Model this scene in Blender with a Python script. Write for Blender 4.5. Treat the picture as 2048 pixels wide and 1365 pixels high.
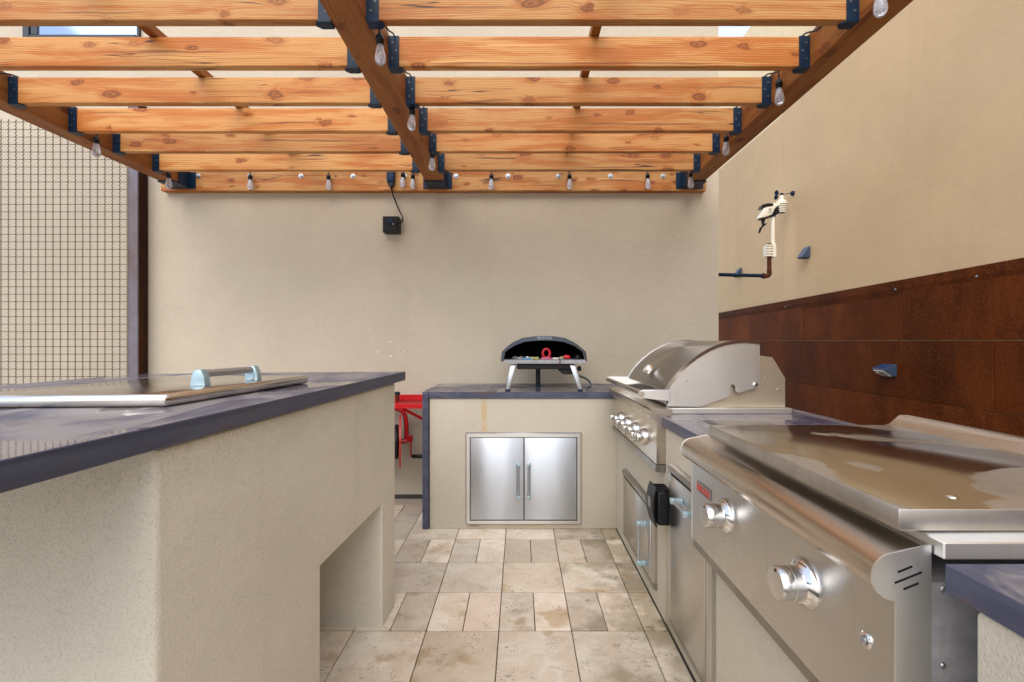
import bpy, bmesh, math, random
from mathutils import Vector, Matrix

random.seed(11)
for o in list(bpy.data.objects):
    bpy.data.objects.remove(o, do_unlink=True)
SC = bpy.context.scene
COL = SC.collection
H = 1.23            # camera height
F = 951.0           # focal length in pixels of a 2048 wide frame

# ------------------------------------------------------------------ camera
cam_d = bpy.data.cameras.new('camera')
cam_d.sensor_width = 36.0
cam_d.lens = F / 2048 * 36.0
cam_d.shift_x = -15.0 / 2048
cam_d.clip_start = 0.02
cam_d.clip_end = 2000
cam = bpy.data.objects.new('camera', cam_d)
cam.location = (0, 0, H)
cam.rotation_euler = (math.radians(90), 0, 0)
COL.objects.link(cam)
SC.camera = cam

# ------------------------------------------------------------------ light
SUN_EL, SUN_AZ = math.radians(46), math.radians(194)     # azimuth clockwise from +Y (behind the camera, a little left)
world = bpy.data.worlds.new('World')
SC.world = world
world.use_nodes = True
wt = world.node_tree
bg = wt.nodes['Background']
sky = wt.nodes.new('ShaderNodeTexSky')
sky.sky_type = 'NISHITA'
sky.sun_disc = False
sky.sun_elevation = SUN_EL
sky.sun_rotation = SUN_AZ
sky.air_density = 1.0
sky.dust_density = 1.0
sky.ozone_density = 1.0
veil = wt.nodes.new('ShaderNodeMix')          # thin even cloud veil over the whole sky
veil.data_type = 'RGBA'
veil.inputs[0].default_value = 0.5
veil.inputs[7].default_value = (5.2, 5.4, 5.9, 1)
wt.links.new(sky.outputs[0], veil.inputs[6])
wt.links.new(veil.outputs[2], bg.inputs['Color'])
bg.inputs['Strength'].default_value = 0.15
sun_d = bpy.data.lights.new('sun', 'SUN')
sun_d.energy = 1.3
sun_d.angle = math.radians(62)
sun_d.color = (1.0, 0.90, 0.76)
sun = bpy.data.objects.new('sun', sun_d)
d = Vector((math.sin(SUN_AZ) * math.cos(SUN_EL), math.cos(SUN_AZ) * math.cos(SUN_EL), math.sin(SUN_EL)))
sun.rotation_euler = (-d).to_track_quat('-Z', 'Y').to_euler()
sun.location = d * 20
COL.objects.link(sun)
vs = SC.view_settings
vs.view_transform = 'Standard'
vs.look = 'None'
vs.gamma = 1.0
vs.use_curve_mapping = False
vs.exposure = 0.98
SC.cycles.max_bounces = 12
SC.cycles.transmission_bounces = 10
SC.cycles.transparent_max_bounces = 12

# ------------------------------------------------------------------ node helpers
class NT:
    def __init__(self, name):
        self.m = bpy.data.materials.new(name)
        self.m.use_nodes = True
        self.t = self.m.node_tree
        self.b = self.t.nodes['Principled BSDF']
    def new(self, typ, **kw):
        n = self.t.nodes.new(typ)
        for k, v in kw.items():
            setattr(n, k, v)
        return n
    def set(self, sock, v):
        if isinstance(v, bpy.types.NodeSocket):
            self.t.links.new(v, sock)
        elif isinstance(v, (tuple, list)) and len(v) == 3 and sock.type == 'RGBA':
            sock.default_value = (*v, 1)
        else:
            sock.default_value = v
    def P(self, **kw):
        for k, v in kw.items():
            self.set(self.b.inputs[k.replace('_', ' ')], v)
    def pos(self):
        return self.new('ShaderNodeNewGeometry').outputs['Position']
    def obj(self):
        return self.new('ShaderNodeTexCoord').outputs['Object']
    def rnd(self):
        return self.new('ShaderNodeObjectInfo').outputs['Random']
    def math(self, op, a, b=0.0, c=0.0):
        n = self.new('ShaderNodeMath', operation=op)
        self.set(n.inputs[0], a); self.set(n.inputs[1], b); self.set(n.inputs[2], c)
        return n.outputs[0]
    def sep(self, v):
        n = self.new('ShaderNodeSeparateXYZ'); self.set(n.inputs[0], v)
        return n.outputs
    def comb(self, x, y, z):
        n = self.new('ShaderNodeCombineXYZ')
        self.set(n.inputs[0], x); self.set(n.inputs[1], y); self.set(n.inputs[2], z)
        return n.outputs[0]
    def scale(self, v, s):
        n = self.new('ShaderNodeVectorMath', operation='MULTIPLY')
        self.set(n.inputs[0], v); n.inputs[1].default_value = s
        return n.outputs[0]
    def addv(self, v, w):
        n = self.new('ShaderNodeVectorMath', operation='ADD')
        self.set(n.inputs[0], v); self.set(n.inputs[1], w)
        return n.outputs[0]
    def noise(self, v, s=1.0, det=2.0, rough=0.5, dist=0.0):
        n = self.new('ShaderNodeTexNoise')
        self.set(n.inputs['Vector'], v)
        n.inputs['Scale'].default_value = s
        n.inputs['Detail'].default_value = det
        n.inputs['Roughness'].default_value = rough
        n.inputs['Distortion'].default_value = dist
        return n.outputs[0]
    def vor(self, v, s=1.0, feat='F1'):
        n = self.new('ShaderNodeTexVoronoi', feature=feat)
        self.set(n.inputs['Vector'], v)
        n.inputs['Scale'].default_value = s
        return n.outputs
    def ss(self, v, a, b, lo=0.0, hi=1.0):
        n = self.new('ShaderNodeMapRange', interpolation_type='SMOOTHSTEP')
        self.set(n.inputs[0], v)
        n.inputs[1].default_value = a; n.inputs[2].default_value = b
        n.inputs[3].default_value = lo; n.inputs[4].default_value = hi
        return n.outputs[0]
    def mix(self, f, a, b, mode='MIX'):
        n = self.new('ShaderNodeMix', data_type='RGBA', blend_type=mode)
        self.set(n.inputs[0], f)
        self.set(n.inputs[6], a); self.set(n.inputs[7], b)
        return n.outputs[2]
    def bump(self, h, strength=0.5, dist=0.002, normal=None):
        n = self.new('ShaderNodeBump')
        n.inputs['Strength'].default_value = strength
        n.inputs['Distance'].default_value = dist
        self.set(n.inputs['Height'], h)
        if normal is not None:
            self.set(n.inputs['Normal'], normal)
        return n.outputs[0]

def plain(name, col, rough=0.5, metal=0.0, spec=0.5, grime=0.12):
    t = NT(name)
    n = t.noise(t.pos(), 35, 4, 0.6)
    f = t.ss(n, 0.3, 0.75)
    dark = tuple(c * (1 - grime * 2) for c in col)
    t.P(Base_Color=t.mix(f, dark, col), Roughness=t.math('ADD', t.math('MULTIPLY', n, 0.18), rough - 0.09), Metallic=metal)
    t.b.inputs['Specular IOR Level'].default_value = spec
    return t.m

def stucco(name, col, grain=1.0, stain=None):
    t = NT(name)
    p = t.pos()
    big = t.noise(p, 1.3, 5, 0.6)
    mid = t.noise(p, 9, 4, 0.6)
    fine = t.noise(p, 330, 2, 0.6)
    coarse = t.noise(p, 230, 2, 0.55)
    c1 = tuple(c * 0.94 for c in col)
    c2 = tuple(min(1, c * 1.04) for c in col)
    c = t.mix(t.ss(big, 0.3, 0.7), c1, c2)
    c = t.mix(t.math('MULTIPLY', t.ss(mid, 0.4, 0.72), 0.14), c, tuple(x * 0.9 for x in col))
    c = t.mix(t.math('MULTIPLY', t.ss(coarse, 0.52, 0.30), 0.32 * grain), c, tuple(x * 0.55 for x in col))
    run = t.noise(t.scale(p, (7, 7, 0.55)), 1.0, 4, 0.6, 0.3)
    c = t.mix(t.math('MULTIPLY', t.ss(run, 0.55, 0.75), 0.16), c, tuple(x * y for x, y in zip(col, (0.78, 0.73, 0.66))))
    patch = t.noise(t.addv(p, (7.1, 2.3, 5.5)), 2.6, 6, 0.65, 0.7)
    c = t.mix(t.math('MULTIPLY', t.ss(patch, 0.56, 0.70), 0.20), c, tuple(min(1, x * 1.14) for x in col))
    pits = t.vor(p, 95)['Distance']
    gate = t.ss(t.noise(p, 6, 2), 0.52, 0.66)
    c = t.mix(t.math('MULTIPLY', t.math('MULTIPLY', t.ss(pits, 0.16, 0.05), gate), 0.45), c, tuple(x * 0.4 for x in col))
    if stain:
        for (axis, c0, w, z0, z1, scol, amt) in stain:
            s = t.sep(p)
            u = s[axis]
            wob = t.math('MULTIPLY', t.math('SUBTRACT', t.noise(p, 14, 3), 0.5), w * 0.9)
            dd = t.math('ABSOLUTE', t.math('SUBTRACT', t.math('ADD', u, wob), c0))
            mk = t.ss(dd, w, w * 0.35)
            mk = t.math('MULTIPLY', mk, t.ss(s[2], z0, z0 + 0.03))
            mk = t.math('MULTIPLY', mk, t.ss(s[2], z1, z1 - 0.03))
            mk = t.math('MULTIPLY', mk, t.ss(t.noise(p, 30, 3), 0.1, 0.6) if axis == 0 else t.ss(t.math('ADD', t.math('MULTIPLY', t.noise(p, 4, 3), 0.6), t.math('MULTIPLY', t.noise(p, 120, 2), 0.5)), 0.52, 0.66))
            c = t.mix(t.math('MULTIPLY', mk, amt), c, scol)
    h = t.math('ADD', t.math('MULTIPLY', fine, 0.6), t.math('MULTIPLY', coarse, 0.7))
    h = t.math('ADD', h, t.math('MULTIPLY', t.noise(t.scale(p, (11, 11, 17)), 1.0, 4, 0.55, 0.8), 1.3))
    t.P(Base_Color=c, Roughness=0.92, Normal=t.bump(h, 0.6 * grain, 0.004))
    t.b.inputs['Specular IOR Level'].default_value = 0.2
    return t.m

def wood(name, axis, light, orange, dark, rnd_tone=0.25):
    t = NT(name)
    s = t.sep(t.obj())
    r = t.rnd()
    if axis == 'X':
        L, A, B = s[0], s[2], s[1]
    else:
        L, A, B = s[1], s[2], s[0]
    off = t.math('MULTIPLY', r, 61.0)
    L = t.math('ADD', L, off)
    A2 = t.math('ADD', A, t.math('MULTIPLY', r, 7.3))
    AB = t.math('ADD', A2, t.math('MULTIPLY', B, 0.8))
    v1 = t.comb(t.math('MULTIPLY', L, 0.9), t.math('MULTIPLY', A2, 5.0), t.math('MULTIPLY', B, 5.0))
    n1 = t.math('SUBTRACT', t.noise(v1, 1.0, 3, 0.5), 0.5)
    v2 = t.comb(t.math('MULTIPLY', L, 5.0), t.math('MULTIPLY', AB, 11.0), off)
    wob = t.new('ShaderNodeTexNoise'); t.set(wob.inputs['Vector'], v2); wob.inputs['Scale'].default_value = 3.2; wob.inputs['Detail'].default_value = 2
    wv_ = t.new('ShaderNodeVectorMath', operation='MULTIPLY_ADD'); t.set(wv_.inputs[0], wob.outputs['Color']); wv_.inputs[1].default_value = (0.30, 0.30, 0.30); t.set(wv_.inputs[2], v2)
    vn = t.new('ShaderNodeTexVoronoi', feature='F1', voronoi_dimensions='2D')
    t.set(vn.inputs['Vector'], wv_.outputs[0]); vn.inputs['Scale'].default_value = 1.0
    kd = t.math('DIVIDE', vn.outputs['Distance'], t.math('ADD', t.math('MULTIPLY', t.sep(vn.outputs['Color'])[1], 0.95), 0.42))
    ksel = t.ss(t.sep(vn.outputs['Color'])[0], 0.42, 0.85)
    kg = t.math('MULTIPLY', t.math('POWER', 2.718, t.math('MULTIPLY', t.math('MULTIPLY', kd, kd), -22.0)), ksel)
    g = t.math('ADD', AB, t.math('MULTIPLY', n1, 0.075))
    g = t.math('ADD', g, t.math('MULTIPLY', kg, 0.035))
    fr = t.math('ADD', t.math('MULTIPLY', r, 45.0), 95.0)
    w = t.math('SINE', t.math('MULTIPLY', t.math('MULTIPLY', g, 6.283), fr))
    w = t.math('ADD', t.math('MULTIPLY', w, 0.5), 0.5)
    w = t.math('POWER', w, 2.2)
    fib = t.noise(t.comb(t.math('MULTIPLY', L, 5.0), t.math('MULTIPLY', A2, 230.0), t.math('MULTIPLY', B, 230.0)), 1.0, 3, 0.6)
    patch = t.noise(t.comb(t.math('MULTIPLY', L, 1.8), t.math('MULTIPLY', AB, 14.0), r), 1.0, 4, 0.6, 0.4)
    f = t.math('ADD', t.math('MULTIPLY', w, 0.62), t.math('MULTIPLY', t.ss(patch, 0.42, 0.64), 0.8))
    f = t.math('ADD', f, t.math('MULTIPLY', t.math('SUBTRACT', fib, 0.5), 1.1))
    cl = t.new('ShaderNodeClamp'); t.set(cl.inputs[0], f)
    c = t.mix(cl.outputs[0], light, orange)
    pale = t.noise(t.comb(t.math('MULTIPLY', L, 0.9), t.math('MULTIPLY', g, 34.0), off), 1.0, 2, 0.5)
    c = t.mix(t.math('MULTIPLY', t.ss(pale, 0.66, 0.74), 0.6), c, tuple(min(1, x * 1.25 + 0.03) for x in light))
    # reddish streaks and checks running along the grain
    streak = t.noise(t.comb(t.math('MULTIPLY', L, 1.1), t.math('MULTIPLY', g, 46.0), r), 1.0, 2, 0.5)
    c = t.mix(t.math('MULTIPLY', t.ss(streak, 0.60, 0.74), 0.7), c, dark)
    chk = t.noise(t.comb(t.math('MULTIPLY', L, 0.8), t.math('MULTIPLY', g, 30.0), off), 1.0, 1, 0.5)
    chm = t.math('MULTIPLY', t.ss(t.math('ABSOLUTE', t.math('SUBTRACT', chk, 0.5)), 0.012, 0.003),
                 t.ss(t.noise(t.comb(t.math('MULTIPLY', L, 1.5), A2, off), 1.0, 1), 0.55, 0.6))
    c = t.mix(t.math('MULTIPLY', chm, 0.85), c, tuple(x * 0.22 for x in dark))
    # knots
    ring = t.math('MULTIPLY', t.ss(t.math('ABSOLUTE', t.math('SUBTRACT', kd, 0.125)), 0.05, 0.01), ksel)
    core = t.math('MULTIPLY', t.ss(kd, 0.13, 0.09), ksel)
    halo = t.math('MULTIPLY', t.ss(kd, 0.34, 0.12), ksel)
    c = t.mix(t.math('MULTIPLY', halo, 0.8), c, orange)
    c = t.mix(t.math('MULTIPLY', core, 0.6), c, tuple(0.55 * a + 0.45 * b for a, b in zip(dark, orange)))
    c = t.mix(t.math('MULTIPLY', ring, 0.65), c, tuple(x * 0.8 for x in dark))
    eye = t.math('MULTIPLY', t.ss(kd, 0.045, 0.02), ksel)
    c = t.mix(t.math('MULTIPLY', eye, 0.7), c, tuple(x * 0.35 for x in dark))
    tone = t.math('ADD', t.math('MULTIPLY', t.math('FRACT', t.math('MULTIPLY', r, 17.3)), rnd_tone), 1 - rnd_tone * 0.5)
    c = t.mix(1.0, c, t.comb(tone, tone, tone), 'MULTIPLY')
    t.P(Base_Color=c, Roughness=t.math('ADD', t.math('MULTIPLY', fib, 0.3), 0.42),
        Normal=t.bump(t.math('ADD', t.math('MULTIPLY', fib, 0.5), t.math('MULTIPLY', w, -0.3)), 0.25, 0.002))
    t.b.inputs['Specular IOR Level'].default_value = 0.35
    return t.m

def slabmat(name, wet=True):
    t = NT(name)
    p = t.pos()
    st = t.noise(t.scale(p, (9, 1.6, 26)), 1.0, 5, 0.62, 0.6)
    st2 = t.noise(t.scale(p, (3.2, 10, 30)), 1.0, 5, 0.65, 0.8)
    c = t.mix(t.ss(st, 0.35, 0.7), (0.044, 0.048, 0.086), (0.076, 0.083, 0.128))
    c = t.mix(t.math('MULTIPLY', t.ss(st2, 0.55, 0.70), 0.6), c, (0.105, 0.056, 0.046))
    haze = t.noise(t.scale(p, (5, 2.2, 5)), 1.0, 6, 0.68, 1.0)
    upf = t.ss(t.sep(t.new('ShaderNodeNewGeometry').outputs['Normal'])[2], 0.8, 0.9)
    c = t.mix(t.math('MULTIPLY', t.ss(haze, 0.56, 0.75), 0.40), c, (0.21, 0.20, 0.24))
    dust_sheen = t.noise(t.scale(p, (6, 2.5, 3)), 1.0, 6, 0.7, 1.2)
    c = t.mix(t.math('MULTIPLY', t.math('MULTIPLY', upf, t.ss(dust_sheen, 0.36, 0.60)), 0.75), c, (0.27, 0.24, 0.235))  # residue on upward faces, sky reflection painted into the same pale tone
    fine = t.noise(p, 220, 2)
    wm = t.ss(t.noise(t.scale(p, (2.6, 1.6, 1)), 1.0, 4, 0.55, 0.6), 0.50, 0.53)
    rough = t.math('ADD', t.math('MULTIPLY', st, 0.25), 0.30)
    if wet:
        up = t.ss(t.sep(t.new('ShaderNodeNewGeometry').outputs['Normal'])[2], 0.8, 0.9)
        wm = t.math('MULTIPLY', wm, up)
        rough = t.math('ADD', t.math('MULTIPLY', rough, t.math('SUBTRACT', 1.0, wm)), 0.03)
    t.P(Base_Color=c, Roughness=rough, Normal=t.bump(t.math('ADD', t.math('MULTIPLY', fine, 0.2), st), 0.05, 0.002))
    return t.m

def steel(name, col=(0.60, 0.585, 0.56), rough=0.27, axis=2, aniso=0.85, dirt=0.25, warp=0.0, metal=1.0):
    t = NT(name)
    p = t.pos()
    k = [420, 420, 420]
    k[axis] = 5
    br = t.noise(t.scale(p, tuple(k)), 1.0, 2, 0.6)
    sm = t.noise(t.scale(p, tuple(3.0 if i != axis else 1.2 for i in range(3))), 1.0, 4, 0.6)
    drip = t.noise(t.scale(p, (26, 26, 2.2)), 1.0, 4, 0.6)
    c = t.mix(t.math('MULTIPLY', t.ss(sm, 0.45, 0.75), dirt), col, tuple(x * 0.62 for x in col))
    c = t.mix(t.math('MULTIPLY', t.ss(drip, 0.56, 0.75), dirt * 0.9), c, tuple(x * y for x, y in zip(col, (0.72, 0.63, 0.5))))
    c = t.mix(t.math('MULTIPLY', t.ss(br, 0.35, 0.7), 0.035), c, tuple(x * 0.7 for x in col))
    spots = t.vor(p, 38)['Distance']
    sg = t.ss(t.noise(p, 5, 2), 0.5, 0.64)
    sp = t.math('MULTIPLY', t.ss(spots, 0.11, 0.06), sg)
    c = t.mix(t.math('MULTIPLY', sp, 0.3), c, (0.75, 0.72, 0.66))
    rr = t.math('ADD', t.math('MULTIPLY', sm, 0.22), rough - 0.11)
    rr = t.math('ADD', rr, t.math('MULTIPLY', br, 0.04))
    t.P(Base_Color=c, Metallic=metal, Roughness=rr)
    t.b.inputs['Anisotropic'].default_value = aniso
    t.b.inputs['Anisotropic Rotation'].default_value = 0.25
    h = t.bump(br, 0.004, 0.0005)
    if warp:
        wv = t.noise(t.scale(p, (3.6, 3.6, 0.12)), 1.0, 1, 0.4)
        h = t.bump(wv, warp, 0.03, h)
    t.P(Normal=h)
    return t.m

def wetlid(name):
    t = NT(name)
    p = t.pos()
    br = t.noise(t.scale(p, (5, 420, 420)), 1.0, 2, 0.6)
    wn = t.noise(t.addv(t.scale(p, (1.5, 1.9, 1)), (3.7, 1.2, 0)), 1.0, 4, 0.5, 0.5)
    wet = t.ss(wn, 0.495, 0.520)
    g = t.new('ShaderNodeNewGeometry')
    up = t.ss(t.sep(g.outputs['Normal'])[2], 0.85, 0.95)
    wet = t.math('MULTIPLY', wet, up)
    sm = t.noise(p, 7, 5, 0.65)
    c = t.mix(t.ss(sm, 0.35, 0.75), (0.54, 0.505, 0.465), (0.42, 0.385, 0.345))
    spk = t.math('MULTIPLY', t.ss(t.vor(p, 55)['Distance'], 0.10, 0.05), t.ss(t.noise(p, 9, 2), 0.52, 0.6))
    c = t.mix(t.math('MULTIPLY', spk, 0.5), c, (0.8, 0.78, 0.72))
    c = t.mix(wet, c, (0.42, 0.36, 0.29))
    rough = t.math('ADD', t.math('MULTIPLY', t.math('SUBTRACT', 1.0, wet), t.math('ADD', t.math('MULTIPLY', sm, 0.12), 0.20)), t.math('ADD', t.math('MULTIPLY', sm, 0.10), 0.11))
    t.P(Base_Color=c, Metallic=1.0, Roughness=rough, Normal=t.bump(t.math('ADD', t.math('MULTIPLY', br, t.math('SUBTRACT', 1.0, wet)), t.math('MULTIPLY', wet, 1.2)), 0.06, 0.001))
    t.b.inputs['Anisotropic'].default_value = 0.3
    return t.m

def rustmat(name, a=(0.118, 0.028, 0.006), b=(0.046, 0.011, 0.003), c3=(0.21, 0.058, 0.010), rough=0.62):
    t = NT(name)
    p = t.pos()
    r = t.rnd()
    q = t.addv(p, t.comb(t.math('MULTIPLY', r, 9.0), t.math('MULTIPLY', r, 5.0), 0.0))
    n1 = t.noise(t.scale(q, (2.0, 2.0, 1.2)), 1.0, 6, 0.66, 0.5)
    n2 = t.noise(q, 95, 4, 0.75)
    n3 = t.noise(t.scale(q, (3.2, 3.2, 0.9)), 1.0, 4, 0.6, 0.4)
    c = t.mix(t.ss(n1, 0.32, 0.68), b, a)
    c = t.mix(t.math('MULTIPLY', t.ss(n2, 0.45, 0.72), 0.55), c, c3)
    c = t.mix(t.math('MULTIPLY', t.ss(n3, 0.52, 0.78), 0.45), c, c3)
    c = t.mix(t.math('MULTIPLY', t.ss(n2, 0.42, 0.25), 0.35), c, tuple(x * 0.4 for x in b))
    tone = t.math('ADD', t.math('MULTIPLY', r, 0.4), 0.8)
    c = t.mix(1.0, c, t.comb(tone, tone, tone), 'MULTIPLY')
    t.P(Base_Color=c, Roughness=t.math('ADD', t.math('MULTIPLY', n1, 0.25), rough - 0.12), Normal=t.bump(n2, 0.25, 0.003))
    t.b.inputs['Specular IOR Level'].default_value = 0.06
    return t.m

def travertine(name):
    t = NT(name)
    p = t.pos()
    r = t.rnd()
    r2 = t.math('FRACT', t.math('MULTIPLY', r, 13.7))
    o = t.comb(t.math('MULTIPLY', r, 31.0), t.math('MULTIPLY', r2, 17.0), 0.0)
    q = t.addv(p, o)
    cloud = t.noise(q, 6.0, 6, 0.66, 0.6)
    band = t.noise(t.scale(q, (5, 16, 5)), 1.0, 5, 0.65, 0.5)
    c = t.mix(t.ss(cloud, 0.34, 0.7), (0.68, 0.565, 0.44), (0.83, 0.75, 0.63))
    c = t.mix(t.math('MULTIPLY', t.ss(band, 0.55, 0.75), 0.55), c, (0.42, 0.30, 0.21))
    r3 = t.math('FRACT', t.math('MULTIPLY', r, 57.1))
    c = t.mix(t.math('MULTIPLY', t.ss(r3, 0.5, 0.9), 0.45), c, (0.46, 0.36, 0.255))
    pink = t.ss(r2, 0.55, 0.95)
    c = t.mix(t.math('MULTIPLY', pink, 0.25), c, (0.62, 0.48, 0.41))
    # weathering: grey-green damp stain drifting over the tiles by the counter, brown patches elsewhere
    s = t.sep(p)
    damp = t.math('ADD', t.noise(q, 2.6, 5, 0.65), t.math('MULTIPLY', t.ss(s[0], 0.05, 0.75), 0.24))
    c = t.mix(t.math('MULTIPLY', t.ss(damp, 0.57, 0.74), 0.72), c, (0.30, 0.25, 0.16))
    moss = t.noise(p, 9, 5, 0.7)
    c = t.mix(t.math('MULTIPLY', t.ss(t.math('ADD', moss, t.math('MULTIPLY', t.ss(s[0], 0.1, 0.7), 0.1)), 0.62, 0.76), 0.7), c, (0.12, 0.105, 0.075))
    gone = t.noise(t.addv(q, (4.3, 1.1, 0)), 3.1, 4, 0.6)
    c = t.mix(t.math('MULTIPLY', t.ss(gone, 0.58, 0.66), 0.6), c, (0.40, 0.26, 0.12))
    tone = t.math('ADD', t.math('MULTIPLY', r, 0.40), 0.68)
    c = t.mix(1.0, c, t.comb(tone, tone, tone), 'MULTIPLY')
    pd = t.vor(t.scale(q, (75, 105, 75)), 1.0)['Distance']
    gate = t.ss(t.noise(q, 9, 3), 0.48, 0.62)
    pit = t.math('MULTIPLY', t.ss(pd, 0.30, 0.16), gate)
    pd2 = t.vor(t.scale(q, (20, 34, 20)), 1.0)['Distance']
    pit2 = t.math('MULTIPLY', t.ss(t.math('ADD', pd2, t.math('MULTIPLY', t.noise(q, 90, 2), 0.16)), 0.22, 0.15), t.ss(t.noise(q, 4, 2), 0.50, 0.60))
    pm = t.math('MAXIMUM', pit, pit2)
    c = t.mix(t.math('MULTIPLY', pm, 0.85), c, (0.13, 0.085, 0.055))
    h = t.math('SUBTRACT', t.math('MULTIPLY', t.noise(q, 40, 4), 0.3), pm)
    t.P(Base_Color=c, Roughness=t.math('ADD', t.math('MULTIPLY', cloud, 0.3), 0.42), Normal=t.bump(h, 0.35, 0.002))
    t.b.inputs['Specular IOR Level'].default_value = 0.35
    return t.m

def glassmat(name, col=(1, 1, 1), rough=0.0):
    t = NT(name)
    t.P(Base_Color=col, Roughness=rough, IOR=1.45)
    t.b.inputs['Transmission Weight'].default_value = 1.0
    return t.m

M = {}
M['stucco_back'] = stucco('stucco_back', (0.53, 0.466, 0.370))
M['stucco_right'] = stucco('stucco_right', (0.64, 0.47, 0.285), 0.8)
M['stucco_sunlit'] = stucco('stucco_sunlit', (0.78, 0.64, 0.42), 0.5)  # sunlight on the set-back wall put into a lighter stucco colour
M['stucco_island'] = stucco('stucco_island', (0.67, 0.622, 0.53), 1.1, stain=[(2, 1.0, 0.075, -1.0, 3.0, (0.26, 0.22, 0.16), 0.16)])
M['stucco_counter'] = stucco('stucco_counter', (0.53, 0.48, 0.39), 1.0, stain=[
    (0, -0.232, 0.026, 0.62, 0.90, (0.50, 0.30, 0.09), 0.5),
    (0, -0.30, 0.05, 0.0, 0.055, (0.12, 0.08, 0.05), 0.7),
    (0, 0.05, 0.16, 0.0, 0.045, (0.40, 0.22, 0.08), 0.5)])
M['wood_x'] = wood('fir_wood_along_x', 'X', (0.57, 0.300, 0.098), (0.42, 0.122, 0.015), (0.13, 0.030, 0.005), 0.42)
M['wood_y'] = wood('fir_wood_along_y', 'Y', (0.345, 0.130, 0.024), (0.225, 0.060, 0.008), (0.09, 0.020, 0.004))
M['slab'] = slabmat('dark_porcelain_slab')
M['steel_v'] = steel('brushed_steel_vertical', rough=0.29, axis=1, warp=0.06, dirt=0.22)
M['steel_door'] = steel('brushed_steel_door', (0.56, 0.60, 0.66), 0.31, axis=0, warp=0.6, dirt=0.18, metal=0.9)  # neutral steel, blue sky reflection put into the base colour
M['steel_y'] = steel('brushed_steel_long', (0.60, 0.54, 0.47), 0.24, axis=1, dirt=0.06)
M['steel_x'] = steel('brushed_steel_side', (0.78, 0.775, 0.76), 0.34, axis=0, dirt=0.25, metal=0.90)
M['steel_hood'] = steel('brushed_steel_hood', (0.42, 0.40, 0.38), 0.36, axis=1, dirt=0.25)
M['steel_fire'] = steel('warm_reflection_steel', (0.70, 0.62, 0.49), 0.36, axis=0, dirt=0.4, metal=0.86)  # warm reflections on the firebox put into the steel colour
M['steel_knob'] = steel('turned_knob_steel', (0.66, 0.65, 0.64), 0.22, axis=1, dirt=0.1, aniso=0.4)
M['steel_dark'] = steel('dull_grey_steel', (0.40, 0.385, 0.37), 0.38, axis=2, dirt=0.4)
M['chrome'] = steel('polished_steel', (0.72, 0.71, 0.70), 0.12, axis=0, aniso=0.0, dirt=0.1)
M['wetlid'] = wetlid('wet_steel_lid')
M['lidtop'] = steel('smooth_lid_steel', (0.66, 0.64, 0.61), 0.12, axis=1, dirt=0.15, aniso=0.0)
M['rust'] = rustmat('rusted_steel')
M['rust_post'] = rustmat('rusted_post', (0.20, 0.205, 0.255), (0.12, 0.085, 0.08), (0.22, 0.085, 0.035), 0.5)
M['rust_wire'] = rustmat('rusted_wire', (0.060, 0.016, 0.011), (0.03, 0.010, 0.008), (0.10, 0.028, 0.016))
M['rust_dark'] = rustmat('dark_rust', (0.05, 0.02, 0.012), (0.02, 0.010, 0.008), (0.12, 0.045, 0.015))
M['rust_pipe'] = rustmat('rusted_pipe', (0.11, 0.035, 0.018), (0.06, 0.02, 0.012), (0.19, 0.07, 0.035))
M['hanger'] = plain('black_coat_blue_reflection', (0.006, 0.024, 0.056), 0.40, 0.0, 0.22)  # black powder coat with its blue reflection put into the base colour
M['black'] = plain('black_plastic', (0.007, 0.008, 0.010), 0.42, 0.0, 0.3)
M['oven_inside'] = plain('dark_oven_lining', (0.003, 0.003, 0.003), 0.8, 0.0, 0.1)  # near black, keeps the oven interior dark
M['tray'] = plain('grey_stone_tray', (0.34, 0.34, 0.37), 0.5)
M['bluegrey'] = plain('slate_blue_light_housing', (0.05, 0.075, 0.135), 0.4)
M['solar'] = plain('solar_panel_blue', (0.02, 0.06, 0.16), 0.18)
M['white'] = plain('white_diffuser', (0.72, 0.70, 0.66), 0.4)
M['cream'] = plain('cream_plastic', (0.84, 0.79, 0.66), 0.45, grime=0.03)
M['bluefilm'] = plain('pale_blue_film', (0.40, 0.545, 0.62), 0.25, 0.4)
M['red'] = plain('red_enamel', (0.62, 0.008, 0.012), 0.33)
M['redtool'] = plain('red_plastic', (0.55, 0.008, 0.02), 0.4)
M['bluetool'] = plain('blue_plastic', (0.03, 0.25, 0.52), 0.4)
M['yellowtool'] = plain('olive_plastic', (0.42, 0.38, 0.10), 0.5)
M['pinktool'] = plain('pink_plastic', (0.55, 0.12, 0.24), 0.4)
M['oven'] = plain('slate_grey_carbon_steel', (0.050, 0.066, 0.092), 0.40)
M['oven_rim'] = plain('light_grey_oven_rim', (0.20, 0.25, 0.31), 0.4)
M['alu'] = plain('light_alloy', (0.46, 0.48, 0.51), 0.34, 0.85, grime=0.05)
M['hose'] = plain('grey_rubber_hose', (0.09, 0.13, 0.16), 0.55)
M['zinc'] = plain('zinc_bolt', (0.42, 0.43, 0.45), 0.35, 0.8)
M['screwsteel'] = plain('dull_screw', (0.12, 0.13, 0.14), 0.45, 0.6)
M['filament'] = plain('filament_silver', (0.78, 0.72, 0.66), 0.3, 0.2)
M['glass'] = glassmat('clear_glass')
def bulbglass():
    t = NT('seeded_bulb_glass')
    n = t.noise(t.obj(), 190, 2, 0.5)
    t.P(Base_Color=(0.95, 0.95, 1.0), Roughness=t.ss(n, 0.5, 0.62, 0.0, 0.10), IOR=1.3, Normal=t.bump(n, 0.5, 0.002))
    t.b.inputs['Transmission Weight'].default_value = 0.84
    return t.m
M['bulb'] = bulbglass()
M['galv'] = plain('galvanised_sheet', (0.42, 0.41, 0.42), 0.45, 0.15)
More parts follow.
